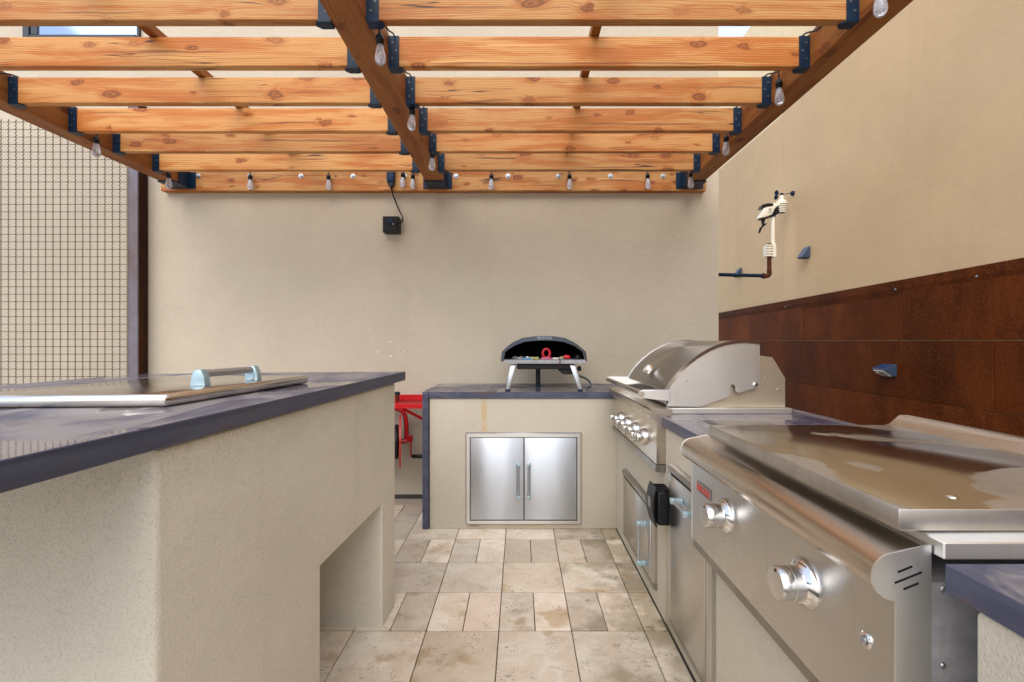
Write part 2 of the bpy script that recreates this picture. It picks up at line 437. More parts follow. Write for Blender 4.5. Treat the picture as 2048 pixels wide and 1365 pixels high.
M['tile'] = travertine('travertine')
M['grout'] = plain('dark_grout', (0.07, 0.055, 0.04), 0.9, grime=0.2)
M['letter'] = plain('pale_lettering', (0.42, 0.47, 0.53), 0.5)
M['letter_red'] = plain('red_lettering', (0.75, 0.03, 0.02), 0.4)
M['letter_dark'] = plain('dark_lettering', (0.03, 0.03, 0.03), 0.5)
M['frame'] = plain('dark_bronze_frame', (0.012, 0.018, 0.03), 0.35)
M['stain'] = plain('weep_shadow_metal', (0.06, 0.055, 0.05), 0.7)  # dark tone stands for the shadow gap at the weep screed
def windowglass():
    t = NT('window_glass')
    t.P(Base_Color=(0.28, 0.38, 0.52), Roughness=0.06, Metallic=0.55)
    return t.m
M['pane'] = windowglass()
def groundmat():
    t = NT('patio_ground')
    p = t.pos()
    c = t.mix(t.ss(t.noise(p, 2.2, 6, 0.6), 0.3, 0.7), (0.60, 0.55, 0.49), (0.72, 0.67, 0.61))
    t.P(Base_Color=c, Roughness=0.8)
    return t.m
M['ground'] = groundmat()

# ------------------------------------------------------------------ mesh helpers
def wloc(o):
    v = Vector((0, 0, 0))
    while o is not None:
        v += o.location
        o = o.parent
    return v

def finish(name, bm, mat, parent=None, smooth=False, center=True):
    """bm holds world coordinates; the origin goes to the middle of the piece."""
    bmesh.ops.recalc_face_normals(bm, faces=bm.faces)
    xs = [v.co for v in bm.verts]
    c = Vector((0, 0, 0))
    if center and xs:
        lo = Vector((min(v.x for v in xs), min(v.y for v in xs), min(v.z for v in xs)))
        hi = Vector((max(v.x for v in xs), max(v.y for v in xs), max(v.z for v in xs)))
        c = (lo + hi) / 2
        if parent is None:
            c.z = lo.z
    bmesh.ops.translate(bm, verts=bm.verts, vec=-c)
    me = bpy.data.meshes.new(name)
    bm.to_mesh(me)
    bm.free()
    mats = mat if isinstance(mat, (list, tuple)) else [mat]
    for m in mats:
        me.materials.append(M[m])
    if smooth:
        for p in me.polygons:
            p.use_smooth = True
        try:
            me.set_sharp_from_angle(angle=math.radians(38))
        except Exception:
            pass
    o = bpy.data.objects.new(name, me)
    COL.objects.link(o)
    if parent is not None:
        o.parent = parent
        o.location = c - wloc(parent)
    else:
        o.location = c
    return o

def tag(o, label=None, cat=None, group=None, kind=None):
    if label: o['label'] = label
    if cat: o['category'] = cat
    if group: o['group'] = group
    if kind: o['kind'] = kind
    return o

def thing(name, loc, label, cat, group=None):
    o = bpy.data.objects.new(name, None)
    o.empty_display_size = 0.1
    o.location = loc
    COL.objects.link(o)
    return tag(o, label, cat, group)

def dup(o, parent, loc):
    c = o.copy()
    COL.objects.link(c)
    c.parent = parent
    c.location = loc
    return c

def abox(bm, x0, x1, y0, y1, z0, z1, bev=0.0, seg=1, mi=0):
    vs_ = [bm.verts.new((x, y, z)) for z in (z0, z1) for y in (y0, y1) for x in (x0, x1)]
    q = [(0, 2, 3, 1), (4, 5, 7, 6), (0, 1, 5, 4), (2, 6, 7, 3), (0, 4, 6, 2), (1, 3, 7, 5)]
    fs = [bm.faces.new([vs_[i] for i in f]) for f in q]
    for f in fs:
        f.material_index = mi
    if bev > 0:
        es = list({e for f in fs for e in f.edges})
        r = bmesh.ops.bevel(bm, geom=es, offset=bev, segments=seg, profile=0.5, affect='EDGES')
        for f in r['faces']:
            f.material_index = mi

def box(name, x0, x1, y0, y1, z0, z1, mat, parent=None, bev=0.0, seg=1, smooth=None):
    bm = bmesh.new()
    abox(bm, min(x0, x1), max(x0, x1), min(y0, y1), max(y0, y1), min(z0, z1), max(z0, z1), bev, seg)
    return finish(name, bm, mat, parent, smooth if smooth is not None else (seg > 1))

def aprism(bm, poly, axis, a0, a1, bev=0.0, seg=1, mi=0):
    """poly: 2D points; axis 'Y': (x,z), 'X': (y,z), 'Z': (x,y)."""
    def mk(p, a):
        if axis == 'Y': return (p[0], a, p[1])
        if axis == 'X': return (a, p[0], p[1])
        return (p[0], p[1], a)
    A = [bm.verts.new(mk(p, a0)) for p in poly]
    B = [bm.verts.new(mk(p, a1)) for p in poly]
    fs = [bm.faces.new(A), bm.faces.new(B[::-1])]
    n = len(poly)
    for i in range(n):
        fs.append(bm.faces.new([A[i], B[i], B[(i + 1) % n], A[(i + 1) % n]]))
    for f in fs:
        f.material_index = mi
    if bev > 0:
        bmesh.ops.recalc_face_normals(bm, faces=fs)
        es = list({e for f in fs for e in f.edges if e.calc_face_angle(0) > 0.6})
        r = bmesh.ops.bevel(bm, geom=es, offset=bev, segments=seg, profile=0.5, affect='EDGES')
        for f in r['faces']:
            f.material_index = mi

def prism(name, poly, axis, a0, a1, mat, parent=None, bev=0.0, seg=1, smooth=False):
    bm = bmesh.new()
    aprism(bm, poly, axis, a0, a1, bev, seg)
    return finish(name, bm, mat, parent, smooth)

def alathe(bm, prof, origin, direction, n=24, mi=0):
    """prof: (radius, distance along direction)."""
    d_ = Vector(direction).normalized()
    q = Vector((0, 0, 1)).rotation_difference(d_)
    o = Vector(origin)
    rings = []
    for (r, h) in prof:
        if r < 1e-6:
            rings.append([bm.verts.new(o + d_ * h)])
        else:
            rings.append([bm.verts.new(o + q @ Vector((r * math.cos(2 * math.pi * i / n), r * math.sin(2 * math.pi * i / n), h))) for i in range(n)])
    for a, b in zip(rings, rings[1:]):
        for i in range(n):
            j = (i + 1) % n
            if len(a) == 1 and len(b) == 1:
                continue
            if len(a) == 1:
                f = bm.faces.new([a[0], b[i], b[j]])
            elif len(b) == 1:
                f = bm.faces.new([a[i], b[0], a[j]])
            else:
                f = bm.faces.new([a[i], b[i], b[j], a[j]])
            f.material_index = mi
    if len(rings[0]) > 1:
        bm.faces.new(rings[0][::-1]).material_index = mi
    if len(rings[-1]) > 1:
        bm.faces.new(rings[-1]).material_index = mi

def lathe(name, prof, origin, direction, mat, parent=None, n=24):
    bm = bmesh.new()
    alathe(bm, prof, origin, direction, n)
    return finish(name, bm, mat, parent, True)

def atube(bm, pts, r, n=8, mi=0):
    pts = [Vector(p) for p in pts]
    rings = []
    up = Vector((0, 0, 1))
    prev = None
    for i, p in enumerate(pts):
        t_ = (pts[min(i + 1, len(pts) - 1)] - pts[max(i - 1, 0)]).normalized()
        if prev is None:
            u = t_.cross(up)
            if u.length < 1e-3: u = t_.cross(Vector((0, 1, 0)))
            u.normalize()
        else:
            u = (prev - t_ * prev.dot(t_)).normalized()
        prev = u
        w_ = t_.cross(u)
        rr = r[i] if isinstance(r, (list, tuple)) else r
        rings.append([bm.verts.new(p + (u * math.cos(2 * math.pi * k / n) + w_ * math.sin(2 * math.pi * k / n)) * rr) for k in range(n)])
    for a, b in zip(rings, rings[1:]):
        for i in range(n):
            f = bm.faces.new([a[i], b[i], b[(i + 1) % n], a[(i + 1) % n]])
            f.material_index = mi
    bm.faces.new(rings[0][::-1]).material_index = mi
    bm.faces.new(rings[-1]).material_index = mi

def tube(name, pts, r, mat, parent=None, n=8):
    bm = bmesh.new()
    atube(bm, pts, r, n)
    return finish(name, bm, mat, parent, True)

def curve_pts(ctrl, k=8):
    """Catmull-Rom through the control points."""
    c = [Vector(p) for p in ctrl]
    c = [c[0] * 2 - c[1]] + c + [c[-1] * 2 - c[-2]]
    out = []
    for i in range(1, len(c) - 2):
        for j in range(k):
            t_ = j / k
            a, b, e, f = c[i - 1], c[i], c[i + 1], c[i + 2]
            out.append(0.5 * ((2 * b) + (e - a) * t_ + (2 * a - 5 * b + 4 * e - f) * t_ ** 2 + (3 * b - a - 3 * e + f) * t_ ** 3))
    out.append(c[-2])
    return out

def text_mesh(name, s, size, M4, mat, parent, ext=0.0008, space=1.0):
    cu = bpy.data.curves.new(name, 'FONT')
    cu.body = s
    cu.size = size
    cu.extrude = ext
    cu.align_x = 'CENTER'
    cu.align_y = 'CENTER'
    cu.space_character = space
    cu.resolution_u = 3
    tmp = bpy.data.objects.new(name + '_tmp', cu)
    COL.objects.link(tmp)
    dg = bpy.context.evaluated_depsgraph_get()
    me = bpy.data.meshes.new_from_object(tmp.evaluated_get(dg))
    bpy.data.objects.remove(tmp, do_unlink=True)
    bm = bmesh.new()
    bm.from_mesh(me)
    bmesh.ops.transform(bm, matrix=M4, verts=bm.verts)
    return finish(name, bm, mat, parent)

def PX(x, y, Y):
    """world point seen at pixel (x, y) at distance Y (used to derive measures)."""
    return Vector(((x - 1039) * Y / F, Y, H - (y - 682) * Y / F))

# ------------------------------------------------------------------ ground and patio
bm = bmesh.new()
abox(bm, -400, 400, -400, 400, -0.5, -0.06)
tag(finish('ground', bm, 'ground'), kind='structure')
floor = tag(box('patio_floor', -4.5, 2.19, -2.5, 3.9, -0.058, -0.008, 'grout'), kind='structure')

TW, TD, GX, GY = 0.309, 0.311, -0.0877, 2.020
GAP = 0.0019
tile_cache = {}
def tile(x0, x1, y0, y1):
    w, dp = round(x1 - x0, 4), round(y1 - y0, 4)
    if w < 0.03 or dp < 0.03:
        return
    key = (w, dp)
    loc = Vector(((x0 + x1) / 2, (y0 + y1) / 2, -0.012 + random.uniform(-0.0010, 0.0006)))
    if key not in tile_cache:
        b_ = bmesh.new()
        abox(b_, -w / 2 + GAP, w / 2 - GAP, -dp / 2 + GAP * 2.1, dp / 2 - GAP * 2.1, -0.012, 0.012, 0.0016, 1)
        bmesh.ops.recalc_face_normals(b_, faces=b_.faces)
        me = bpy.data.meshes.new('tile')
        b_.to_mesh(me); b_.free()
        me.materials.append(M['tile'])
        tile_cache[key] = me
    o = bpy.data.objects.new('tile', tile_cache[key])
    COL.objects.link(o)
    o.parent = floor
    o.location = loc - floor.location
    o.rotation_euler = (random.uniform(-0.002, 0.002), random.uniform(-0.002, 0.002), random.uniform(-0.003, 0.003))
XR, YB = 0.632, 3.715
for j in range(-7, 6):
    y0 = GY + j * TD
    y1 = min(y0 + TD, YB)
    half = (j % 2 == 0)          # rows alternate: pairs of half tiles, then full squares
    for i in range(-9, 4):
        a = GX + i * TW
        parts = [(a, a + TW / 2), (a + TW / 2, a + TW)] if half else [(a, a + TW)]
        for (p0, p1) in parts:
            p1 = min(p1, XR)
            if p0 >= XR - 0.02:
                continue
            if p1 < -0.75 and p0 > -1.75 and y0 > 0.82 and y1 < 2.1 and not (p0 > -1.2 and y0 > 1.4):
                continue
            if p0 > -0.58 and y0 > 3.14:
                continue
            tile(p0, p1, y0, y1)

# ------------------------------------------------------------------ walls
WY = 3.72
bw = box('stucco_wall', -7.0, 1.557, WY, WY + 0.30, 0.03, 5.2, 'stucco_back')
tag(bw, 'tall beige stucco wall behind the pizza oven', 'wall')
box('shadow_gap_flashing', -7.0, 1.55, WY + 0.004, WY + 0.02, -0.008, 0.034, 'stain', bw)  # weep screed strip, shadow gap put in as dark colour
# holes left by a fixture that was taken down
for (px, py) in ((757, 704), (781, 684), (808, 704), (782, 712)):
    p = PX(px, py, WY)
    lathe('screw_plug', [(0.006, 0), (0.006, 0.004), (0.0025, 0.005), (0.0, 0.003)], (p.x, WY, p.z), (0, -1, 0), 'cream', bw, 10)
# upper window
wx0, wx1, wz0, wz1 = -3.86, -2.98, 3.56, 4.7
win = thing('upper_window', (-3.4, WY, wz0), 'dark framed upper window in the stucco wall behind the joists', 'window')
box('frame', wx0, wx0 + 0.05, WY - 0.03, WY, wz0, wz1, 'frame', win, 0.003)
box('frame', wx0 + 0.055, wx0 + 0.11, WY - 0.022, WY, wz0 + 0.055, wz1, 'frame', win, 0.003)
box('frame', wx1, wx1 + 0.02, WY - 0.022, WY, wz0, wz1, 'frame', win, 0.003)
box('sill', wx0 + 0.052, wx1, WY - 0.03, WY, wz0, wz0 + 0.05, 'frame', win, 0.003)
box('pane', wx0 + 0.10, wx1, WY - 0.012, WY - 0.001, wz0 + 0.05, wz1, 'pane', win)

RX = 2.20
rw = thing('side_wall', (RX, 2.0, 0), 'long tan stucco wall on the right above the rusted cladding', 'wall')
box('wall', RX, RX + 0.25, -6.0, 3.97, 0, H + 0.885 * RX, 'stucco_right', rw)
box('wall', RX, RX + 0.25, 3.972, 9.0, 0, H + 0.8575 * RX, 'stucco_right', rw)
sw = box('house_wall', 2.75, 3.0, -3.0, 10.0, 0, H + 1.362 * 2.75, 'stucco_sunlit')
tag(sw, 'upper house wall coloured as sunlit seen through the joists at top right', 'wall')

# rusted steel cladding on the side wall
cl = thing('steel_cladding', (RX - 0.01, 2.0, 0), 'rusted brown steel sheet cladding along the lower right wall', 'cladding')
def panel(y0, y1, z0, z1, th):
    box('panel', RX - 0.002 - th, RX - 0.001, y0 + 0.0015, y1 - 0.0015, z0, z1, 'rust', cl, 0.001)
zt = 1.530
for (y0, y1, th) in ((-3.0, 0.9, .007), (0.9, 2.716, .009), (2.716, 3.667, .006), (3.667, 7.0, .009)):
    panel(y0, y1, 1.236, zt, th)
for (y0, y1, th) in ((-3.0, 2.19, .012), (2.19, 3.83, .014), (3.83, 7.0, .011)):
    panel(y0, y1, 0.905, 1.232, th)
for (y0, y1, th) in ((-3.0, 1.9, .017), (1.9, 3.69, .019), (3.69, 7.0, .016)):
    panel(y0, y1, 0.0, 0.902, th)
for k, (y0, y1) in enumerate(((-3.0, 2.716), (2.72, 7.0))):
    bm = bmesh.new()
    za, zb = 1.596 - 0.017 * (y0 - 1.8), 1.596 - 0.017 * (y1 - 1.8)
    vsn = []
    for (yy, zz) in ((y0, za), (y1, zb)):
        for (xx, hz) in ((RX - 0.001, 0), (RX - 0.016 - 0.002 * k, 0), (RX - 0.016 - 0.002 * k, -0.045), (RX - 0.001, -0.115)):
            vsn.append(bm.verts.new((xx, yy, zz + hz)))
    for i in range(4):
        bm.faces.new([vsn[i], vsn[(i + 1) % 4], vsn[4 + (i + 1) % 4], vsn[4 + i]])
    bm.faces.new(vsn[:4]); bm.faces.new(vsn[4:])
    finish('cap_trim', bm, 'rust', cl)
for yy in (1.32, 2.27, 2.76, 3.90, 5.3, 5.6):
    zz = 1.596 - 0.017 * (yy - 1.8) - 0.05
    lathe('rivet', [(0.006, 0), (0.006, 0.003), (0.004, 0.005), (0.0, 0.006)], (RX - 0.016, yy, zz), (-1, 0, 0), 'zinc', cl, 10)

# ------------------------------------------------------------------ L shaped counter
CT = 0.898
ST = 0.042
ctr = thing('outdoor_kitchen_counter', (0.9, 3.0, 0), 'L-shaped beige stucco counter with dark slab top under the grills', 'counter')
CF = 3.114
box('base', -0.590, 0.640, CF, WY - 0.004, 0.0, CT - ST, 'stucco_counter', ctr, 0.006, 2)
bm = bmesh.new()
# side run: below the grill, between the appliances, below the griddle
abox(bm, 0.637, 1.33, 2.075, WY - 0.006, 0.0, 0.66)
abox(bm, 0.637, 1.33, 1.612, 2.075, 0.0, CT - ST, 0.005, 2)
abox(bm, 0.637, 1.33, 0.70, 1.612, 0.0, 0.55)
abox(bm, 0.637, 1.33, -1.2, 0.667, 0.0, CT - ST, 0.010, 2)
finish('side_base', bm, 'stucco_counter', ctr, True)
box('countertop', -0.592, 0.632, CF - 0.012, WY - 0.003, CT - ST, CT, 'slab', ctr, 0.0015)
box('waterfall_edge', -0.634, -0.594, CF - 0.012, WY - 0.003, 0.0, CT - 0.0005, 'slab', ctr, 0.0015)
box('countertop', 0.634, 1.345, 3.035, WY - 0.003, CT - ST, CT - 0.0005, 'slab', ctr, 0.0015)
box('countertop', 1.26, 1.345, 2.175, 3.033, CT - ST, CT - 0.0005, 'slab', ctr, 0.0015)
box('countertop', 0.628, 1.345, 1.615, 2.170, CT - ST, CT, 'slab', ctr, 0.0015)
box('countertop', 1.26, 1.345, 0.712, 1.612, CT - ST, CT - 0.0005, 'slab', ctr, 0.0015)
box('countertop', 0.634, 1.345, -1.2, 0.709, CT - ST, CT, 'slab', ctr, 0.0015)

# ------------------------------------------------------------------ island bar on the left
ang = math.radians(3.0)
UX, UY = math.sin(ang), math.cos(ang)
def IL(u, v, z):
    return (-0.578 + u * UX - v * UY, 2.215 + u * UY + v * UX, z)
isl = thing('bar_island', (-1.1, 1.4, 0), 'raised beige stucco bar island with dark slab top and open niche', 'island')
IT, ITH = 1.080, 0.042
bm = bmesh.new()
zt_ = IT - ITH
prof = [(-1.368, 0), (-0.736, 0), (-0.736, 0.527), (-0.177, 0.527), (-0.177, 0), (0, 0), (0, zt_), (-1.368, zt_)]
def isl_prism(bm, prof, v0, v1):
    A = [bm.verts.new(IL(u, v0, z)) for (u, z) in prof]
    B = [bm.verts.new(IL(u, v1, z)) for (u, z) in prof]
    fs = [bm.faces.new(A), bm.faces.new(B[::-1])]
    for i in range(len(prof)):
        j = (i + 1) % len(prof)
        fs.append(bm.faces.new([A[i], B[i], B[j], A[j]]))
    return fs
fs = isl_prism(bm, prof, 0.0, 0.62)
bmesh.ops.recalc_face_normals(bm, faces=bm.faces)
es = [e for e in bm.edges if e.calc_face_angle(0) > 0.6 and max(abs(v.co.x - IL(0, 0, 0)[0]) for v in e.verts) < 0.3]
bmesh.ops.bevel(bm, geom=es, offset=0.014, segments=4, profile=0.5, affect='EDGES')
isl_prism(bm, [(-1.364, 0), (-0.004, 0), (-0.004, zt_ - 0.001), (-1.364, zt_ - 0.001)], 0.621, 1.09)
bi = finish('base', bm, 'stucco_island', isl, True)
bm = bmesh.new()
aprism(bm, [(-0.560, 2.336), (-1.72, 2.20), (-1.88, 0.02), (-0.683, 0.02)], 'Z', IT - ITH, IT, 0.0018, 1)
finish('countertop', bm, 'slab', isl)

# stainless lid on the island
lid = thing('steel_cover', (-1.0, 1.35, IT), 'flat stainless steel lid with handle lying on the left island slab', 'lid')
bm = bmesh.new()
aprism(bm, [(-0.795, 1.072), (-0.745, 1.685), (-1.190, 1.640), (-1.262, 1.045)], 'Z', IT + 0.001, IT + 0.0295, 0.010, 3)
finish('lid', bm, 'lidtop', lid, True)
LT = IT + 0.0295
ha, hb = Vector((-0.862, 1.285, LT)), Vector((-0.823, 1.47, LT))
for p in (ha, hb):
    prism('handle_post', [(p.x - 0.021, LT), (p.x + 0.021, LT), (p.x + 0.017, LT + 0.028), (p.x + 0.008, LT + 0.044), (p.x - 0.008, LT + 0.044), (p.x - 0.017, LT + 0.028)],
          'Y', p.y - 0.013, p.y + 0.013, 'bluefilm', lid, 0.003, 2, True)
tube('handle_bar', [ha + Vector((0.002, 0.010, 0.032)), hb + Vector((-0.002, -0.010, 0.032))], 0.0105, 'alu', lid, 16)

# ------------------------------------------------------------------ access doors
def handle(parent, p0, p1, out, cap_len=0.022, r=0.0065):
    """bar handle with film-covered end blocks; p0, p1 on the door face, out = stand-off vector"""
    p0, p1, out = Vector(p0), Vector(p1), Vector(out)
    ax = (p1 - p0).normalized()
    side = ax.cross(out).normalized() * 0.010
    h = tube('handle', [p0 + out + ax * 0.01, p1 + out - ax * 0.01], r, 'alu', parent, 12)
    for (p, s) in ((p0, 1), (p1, -1)):
        bm = bmesh.new()
        a, b = p, p + ax * s * cap_len
        o2 = out * 1.28
        vs_ = [bm.verts.new(q + e + w_) for e in (Vector(), o2) for q in (a, b) for w_ in (side, -side)]
        for f in ((0, 1, 3, 2), (4, 6, 7, 5), (0, 4, 5, 1), (2, 3, 7, 6), (0, 2, 6, 4), (1, 5, 7, 3)):
            bm.faces.new([vs_[i] for i in f])
        bmesh.ops.bevel(bm, geom=list(bm.edges), offset=0.0035, segments=2, profile=0.5, affect='EDGES')
        finish('handle_cap', bm, 'bluefilm', h, True)
    return h

dx0, dx1 = PX(931, 0, CF).x, PX(1163, 0, CF).x
dz0, dz1 = PX(0, 1048, CF).z, PX(0, 864, CF).z
dd = thing('double_access_doors', ((dx0 + dx1) / 2, CF, dz0), 'pair of stainless steel cabinet doors with vertical handles below the pizza oven', 'cabinet doors')
fw = 0.030
def bevel_frame(parent, x0, x1, z0, z1, y, fw, mat, th=0.022):
    """mitred frame, each rail a sloped bar, facing -Y"""
    yi, yo = y - th * 0.45, y - th
    quads = [((x0, z0), (x1, z0), (x1 - fw, z0 + fw), (x0 + fw, z0 + fw)), ((x1, z0), (x1, z1), (x1 - fw, z1 - fw), (x1 - fw, z0 + fw)),
             ((x1, z1), (x0, z1), (x0 + fw, z1 - fw), (x1 - fw, z1 - fw)), ((x0, z1), (x0, z0), (x0 + fw, z0 + fw), (x0 + fw, z1 - fw))]
    for q in quads:
        bm = bmesh.new()
        O = [bm.verts.new((q[0][0], y, q[0][1])), bm.verts.new((q[1][0], y, q[1][1]))]
        O2 = [bm.verts.new((q[0][0] * .995 + q[3][0] * .005, yi, q[0][1] * .995 + q[3][1] * .005)), bm.verts.new((q[1][0] * .995 + q[2][0] * .005, yi, q[1][1] * .995 + q[2][1] * .005))]
        mid = [bm.verts.new(((q[0][0] * 2 + q[3][0]) / 3, yo, (q[0][1] * 2 + q[3][1]) / 3)), bm.verts.new(((q[1][0] * 2 + q[2][0]) / 3, yo, (q[1][1] * 2 + q[2][1]) / 3))]
        I = [bm.verts.new((q[3][0], yo, q[3][1])), bm.verts.new((q[2][0], yo, q[2][1]))]
        I2 = [bm.verts.new((q[3][0], y, q[3][1])), bm.verts.new((q[2][0], y, q[2][1]))]
        rows = [O, O2, mid, I, I2]
        for a, b in zip(rows, rows[1:]):
            bm.faces.new([a[0], a[1], b[1], b[0]])
        bm.faces.new([r_[0] for r_ in rows]); bm.faces.new([r_[1] for r_ in rows][::-1])
        finish('frame_rail', bm, mat, parent)
bevel_frame(dd, dx0, dx1, dz0, dz1, CF - 0.0005, fw, 'steel_v')
box('backing', dx0 + fw, dx1 - fw, CF - 0.006, CF - 0.001, dz0 + fw, dz1 - fw, 'black', dd)
xm = PX(1048, 0, CF).x
g_ = 0.005
for (a, b, hx) in ((dx0 + fw + g_, xm - 0.003, PX(1037.5, 0, CF).x), (xm + 0.003, dx1 - fw - g_, PX(1056.5, 0, CF).x)):
    dr = box('door', a, b, CF - 0.020, CF - 0.007, dz0 + fw + g_, dz1 - fw - g_, 'steel_door', dd, 0.002, 2)
    handle(dr, (hx, CF - 0.020, PX(0, 993, CF).z), (hx, CF - 0.020, PX(0, 923, CF).z), (0, -0.035, 0), 0.02)

FX = 0.637          # face of the side run
def side_door(name, label, y0, y1, z0, z1, hand, cat, top_only=False):
    t_ = thing(name, (FX, (y0 + y1) / 2, z0), label, cat)
    fw_ = 0.032
    # bullnose rails along the top and both sides
    prism('top_rail', [(FX - 0.0005, z1 - fw_), (FX - 0.020, z1 - fw_), (FX - 0.026, z1 - fw_ * .75), (FX - 0.026, z1 - fw_ * .4), (FX - 0.018, z1 - .004), (FX - 0.0005, z1)], 'Y', y0, y1, 'steel_dark', t_, smooth=True)
    prism('bottom_rail', [(FX - 0.0005, z0 + fw_), (FX - 0.020, z0 + fw_), (FX - 0.018, z0 + .004), (FX - 0.0005, z0)], 'Y', y0, y1, 'steel_dark', t_)
    for (a, b) in ((y0, y0 + fw_), (y1, y1 - fw_)):
        prism('side_rail', [(FX - 0.001, a), (FX - 0.014, a), (FX - 0.022, a * .7 + b * .3), (FX - 0.022, b), (FX - 0.001, b)], 'Z', z0 + fw_ + 0.0005, z1 - fw_ - 0.0005, 'steel_v', t_, smooth=True)
    box('backing', FX - 0.010, FX - 0.001, y0 + fw_, y1 - fw_, z0 + fw_, z1 - fw_, 'black', t_)
    dr = box('door', FX - 0.024, FX - 0.0105, y0 + fw_ + .005, y1 - fw_ - .005, z0 + fw_ + .005, z1 - fw_ - .005, 'steel_v', t_, 0.002, 2)
    xh = FX - 0.024
    handle(dr, (xh, hand[0], hand[1]), (xh, hand[2], hand[3]), (-0.036, 0, 0), 0.024, 0.007)
    return t_
side_door('single_access_door', 'low stainless steel door with vertical handle below the hooded grill', 2.195, 2.835, 0.078, 0.470, (2.30, 0.145, 2.30, 0.360), 'cabinet door')
side_door('pull_out_drawer', 'tall stainless steel drawer front with horizontal handle next to the black clip', 1.540, 1.965, 0.062, 0.725, (1.80, 0.628, 1.64, 0.628), 'drawer')

# black clip-like bin opener stuck to the counter face
bc = thing('black_wall_clip', (FX, 2.03, 0.45), 'black ribbed plastic holder with rounded front plate between the two steel doors', 'holder')
bm = bmesh.new()
abox(bm, FX - 0.060, FX - 0.001, 1.985, 2.085, 0.455, 0.600, 0.012, 2)
for k in range(4):
    abox(bm, FX - 0.052, FX - 0.006, 1.993 + k * 0.024, 2.003 + k * 0.024, 0.598, 0.608)
abox(bm, FX - 0.050, FX - 0.020, 1.980, 1.986, 0.470, 0.590)
finish('body', bm, 'black', bc, True)
bm = bmesh.new()
pl = []
for i in range(9):
    a = i / 8
    z = 0.450 + 0.165 * a
    bow = 0.014 * (1 - (2 * a - 1) ** 2)
    pl.append((FX - 0.066 - bow, z))
poly = pl + [(x + 0.006, z) for (x, z) in pl[::-1]]
aprism(bm, poly, 'Y', 1.990, 2.090)
finish('front_plate', bm, 'black', bc, True)
box('label_plate', FX - 0.0815, FX - 0.0795, 2.02, 2.06, 0.520, 0.565, 'steel_dark', bc)

# ------------------------------------------------------------------ hooded gas grill
GY0, GY1 = 2.172, 2.935
gr = thing('gas_grill', (0.9, 2.55, CT), 'stainless steel built-in gas grill with closed curved hood and four knobs', 'grill')
def g2(px, py):         # profile point measured on the near end of the hood
    return ((px - 1039) * 2.17 / F, H - (py - 682) * 2.17 / F)
arc = [g2(*p) for p in ((1332, 781), (1336, 773), (1341, 765), (1349, 754), (1358, 744), (1369.5, 732.5), (1382, 722), (1393, 713.6), (1405, 706), (1419, 698), (1434, 691.5), (1449, 686.6), (1464, 683.6), (1478, 682), (1493, 681.3), (1508, 682.5), (1521, 684.5))]
inner = []
for i, (x, z) in enumerate(arc):
    a = arc[max(0, i - 1)]; b = arc[min(len(arc) - 1, i + 1)]
    tx, tz = b[0] - a[0], b[1] - a[1]
    l = math.hypot(tx, tz)
    inner.append((x + tz / l * 0.010, z - tx / l * 0.010))
hood = prism('hood', arc + inner[::-1], 'Y', GY0 + 0.004, GY1 - 0.004, 'steel_hood', gr, smooth=True)
for (a, b) in ((GY0 - 0.004, GY0 + 0.003), (GY1 - 0.003, GY1 + 0.004)):      # rolled edge strips
    inn2 = [(x * .0 + ix, iz) for (x, z), (ix, iz) in zip(arc, inner)]
    out2 = [(x - (ix - x) * .45, z - (iz - z) * .45) for (x, z), (ix, iz) in zip(arc, inner)]
    prism('hood_edge', out2 + inn2[::-1], 'Y', a, b, 'chrome', gr, smooth=True)
xb = arc[-1][0]
xf = arc[0][0]
box('hood_front_band', xf - 0.002, xf + 0.012, GY0, GY1, H - (809 - 682) * 2.17 / F, arc[0][1] - 0.001, 'chrome', gr, 0.002)
side = [g2(*p) for p in ((1334, 812), (1334, 781))] + inner[1:-1] + [g2(*p) for p in ((1520, 686), (1520, 773), (1478, 786), (1473, 783), (1472, 774), (1469, 769), (1464, 769), (1461, 774), (1461, 789), (1457, 794), (1400, 813.5))]
prism('hood_side', side, 'Y', GY0, GY0 + 0.006, 'steel_x', gr)
prism('hood_side', side, 'Y', GY1 - 0.006, GY1, 'steel_x', gr)
box('hood_back', xb - 0.012, xb - 0.002, GY0 + 0.01, GY1 - 0.01, 1.02, arc[-1][1] - 0.008, 'steel_hood', gr)
fire = [g2(*p) for p in ((1337, 815.5), (1337, 800), (1460, 725), (1522, 711), (1551, 715), (1576.5, 757), (1576.5, 815.5))]
prism('firebox_side', fire, 'Y', GY0 + 0.024, GY0 + 0.030, 'steel_fire', gr)
prism('firebox_side', fire, 'Y', GY1 - 0.016, GY1 - 0.009, 'steel_x', gr)
fb = [g2(*p) for p in ((1551, 715), (1576, 757), (1576, 815), (1568, 815), (1568, 760), (1546, 719))]
prism('firebox_back', fb, 'Y', GY0 + 0.031, GY1 - 0.017, 'steel_v', gr)
box('grate_shadow_plate', xf + 0.015, g2(1568, 0)[0], GY0 + 0.031, GY1 - 0.017, CT + 0.022, CT + 0.030, 'steel_dark', gr)
box('base_trim', 0.660, g2(1582, 0)[0], GY0 - 0.012, GY1 + 0.012, CT + 0.001, CT + 0.026, 'steel_x', gr, 0.002)
for (px, py, r) in ((1511, 769, 0.011),):
    x, z = g2(px, py)
    lathe('hinge_bolt', [(r, 0), (r, 0.003), (r * .6, 0.004), (r * .6, 0.009), (0.0, 0.010)], (x, GY0, z), (0, -1, 0), 'chrome', gr, 14)
for (px, py) in ((1539, 755), (1563, 780), (1483, 798), (1373, 762)):
    x, z = g2(px, py)
    yy = GY0 + 0.024 if px > 1400 else GY0
    lathe('screw', [(0.004, 0), (0.004, 0.008 if px == 1563 else 0.003), (0.0, 0.009 if px == 1563 else 0.004)], (x, yy, z), (0, -1, 0), 'steel_dark', gr, 8)
